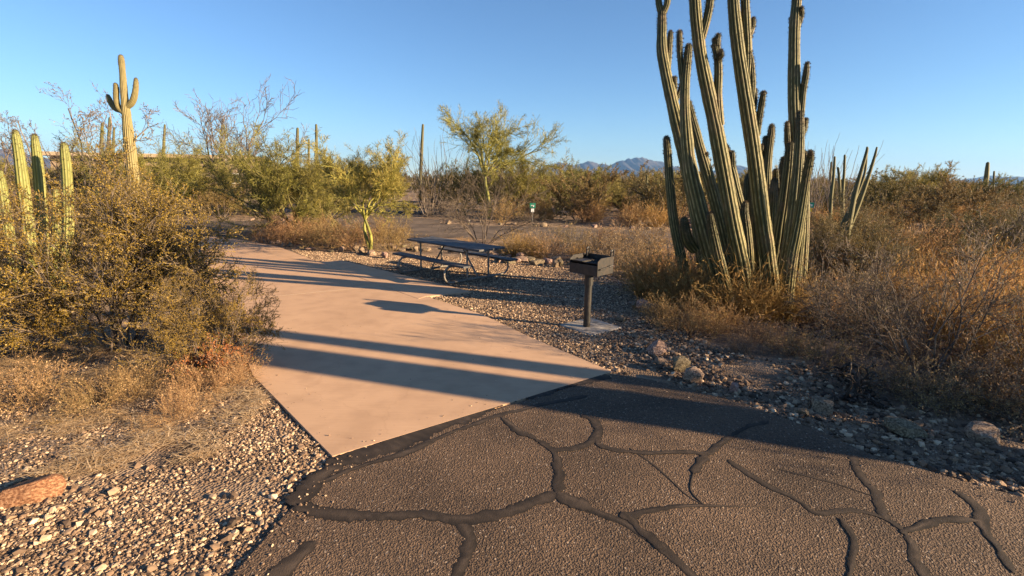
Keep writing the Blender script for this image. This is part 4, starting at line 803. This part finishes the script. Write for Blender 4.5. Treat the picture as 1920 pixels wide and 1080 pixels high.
many('gold', [(1235, 560, 1.05), (1275, 578, 1.0), (1330, 590, 1.0), (1380, 600, 1.05), (1420, 600, 1.0), (1455, 598, .95), (1300, 555, 1.1), (1260, 535, 1.0), (1215, 555, .8), (1355, 580, 1.0)], 'dry_grass_clump', 'tawny dry brush clump at the foot of the big organ pipe', 'grass clump', 'tawny brush around the organ pipe')
many('dry', [(1290, 628, .62), (1245, 610, .5), (1340, 625, .5)], 'dry_shrub', 'small straw shrub between the boulders and the organ pipe', 'shrub', 'small shrubs in front of the organ pipe')
P_(PX['sparse'][1], 'creosote_bush', 'sparse dark creosote bush above the rocky road edge', 'bush', 1740, 705, 1.0, 2.2)
P_(PX['sparse'][0], 'creosote_bush', 'sparse dark bush between the organ pipe and the road rocks', 'bush', 1560, 630, .75, 1.2)
many('gold', [(1800, 640, 1.0), (1870, 620, 1.1), (1900, 680, 1.1), (1830, 590, 1), (1760, 600, .8), (1930, 640, 1), (1700, 570, .9), (1900, 560, 1.1), (1960, 730, .9), (1860, 720, .6)], 'dry_grass_clump', 'golden dry grass clump beyond the sparse dark creosote', 'grass clump', 'golden grass by the sparse creosote')
many('bursage', [(1640, 640, .7), (1690, 680, .6), (1850, 760, .7), (1930, 790, .8), (1530, 600, .8), (1600, 580, 1.0), (1660, 600, .9), (1790, 760, .5), (1480, 660, .45), (1420, 640, .5), (1540, 680, .5), (1660, 730, .5), (1730, 760, .55), (1900, 750, .8), (1390, 660, .3)], 'dry_shrub', 'grey-brown twiggy shrub on the shaded stony ground', 'shrub', 'twiggy shrubs on the stony ground')
many('creo', [(1650, 545, .5), (1800, 530, .55), (1880, 520, .6), (1590, 510, .6), (1760, 490, .75), (1850, 485, .8), (1930, 500, .75)], 'creosote_bush', 'olive creosote bush in the scrub beside the organ pipe', 'bush', 'creosote bushes in the side scrub')
many('gold', [(1540, 530, .9), (1610, 540, .9), (1690, 545, .9), (1770, 550, .9), (1660, 520, 1), (1840, 545, .9), (1900, 535, .9), (1560, 500, 1), (1720, 520, 1.1), (1800, 505, 1.1), (1630, 500, 1.2), (1700, 495, 1.2), (1870, 500, 1.1)], 'dry_grass_clump', 'tawny grass clump among the side scrub', 'grass clump', 'tawny grass in the side scrub')
# dead cholla skeleton
dc = grow(120, 6, [(6, .35, .0, 4, .5, 1.2, .6), (4, .4, 0, 3, .5, 1.3, .6), (3, .4, 0, 0, 0, 0, 0)], None, .03, (.35, .6), (.2, 1.2), .1, minr=.014)
P_(plant_meshes('dead_cholla', dc, M['dead'], None, 120, (6, 5, 4), wname='skeleton'), 'dead_cholla', 'fallen dark cholla skeleton on the shaded gravel', 'dead cactus', 1605, 740, .8)
# bushes standing outside the picture towards the sun; they shade the stony ground
for a, pp, s in [(-7.6, 5.8, 1.3), (-7.2, 6.7, 1.1), (-6.6, 5.2, .9)]:
    q = along(a, pp); put(PX['sparse'][0], 'creosote_bush', 'creosote bush beside the road towards the low sun', 'bush', q[0], q[1], s, None, 'bushes towards the low sun')
# scrub beyond the loop road
def blocked(x, y, m=0):
    P = np.array([[x, y]]); return any(inside(P, e)[0] for e in (ROAD, PAD, APRON, FARROAD, SPUR)) or y < np.interp(x, [p[0] for p in far_far], [p[1] for p in far_far]) + m
def zone(kind, n, ymin, ymax, smin, smax, name, label, cat, group, m=.8, xlim=1.12, cond=None):
    c = 0; tries = 0
    while c < n and tries < n * 30:
        tries += 1; y = ymin * (ymax / ymin) ** R.random(); x = R.uniform(-xlim, xlim) * y
        if blocked(x, y, m) or (cond and not cond(x, y)): continue
        a = x / y; k = sum(a > q for q in (-.75, -.45, -.1, .2, .5))
        lb = label + ' ' + ('around the armed saguaro', 'around the leafless grey tree', 'around the far dark picnic table', 'beyond the white-tagged site sign', 'beyond the huge organ pipe', 'beyond the leaning forked cactus')[k]
        put(R.choice(PX[kind]), name, lb, cat, x, y, R.uniform(smin, smax), None, group); c += 1
def opensite(x, y): return not (-12.5 < x < -2.5 and y < 36) and not (x < -6 and y < 27 and x > -14)
zone('scrub', 75, 24, 62, .7, 1.25, 'scrub_bush', 'olive scrub bush across the loop road', 'bush', 'olive scrub bushes beyond the loop road', 1.2, cond=opensite)
zone('dry', 60, 23, 45, 1.0, 1.5, 'dry_shrub', 'brown dry shrub across the loop road', 'shrub', 'dry shrubs beyond the loop road', .8, cond=opensite)
zone('gold', 70, 23, 45, 1.0, 1.5, 'dry_grass_clump', 'golden grass clump across the loop road', 'grass clump', 'golden grass beyond the loop road', .8, cond=lambda x, y: opensite(x, y) and x > 0)
zone('fpalo', 45, 38, 110, .75, 1.15, 'palo_verde_tree', 'distant yellow-green palo verde', 'tree', 'distant palo verdes in the far scrub', 1.5)
zone('scrub', 130, 60, 170, 1.0, 1.6, 'scrub_bush', 'distant dull green scrub bush', 'bush', 'distant scrub bushes near the horizon', 1.5)
# strip between side scrub and loop road
for i in range(26):
    y = R.uniform(10.5, 16); x = R.uniform(.62, 1.15) * y
    if inside(np.array([[x, y]]), FARROAD)[0] or (abs(x - CX) < 1.3 and abs(y - CY) < 1.3): continue
    put(R.choice(PX['creo'] if i % 2 else PX['dry']), 'creosote_bush' if i % 2 else 'dry_shrub', 'olive creosote bush in the dense scrub before the loop road' if i % 2 else 'brown dry shrub in the dense scrub before the loop road', 'bush' if i % 2 else 'shrub', x, y, R.uniform(.5, .8) if i % 2 else R.uniform(.9, 1.3), None, 'creosote in the dense scrub' if i % 2 else 'dry shrubs in the dense scrub')
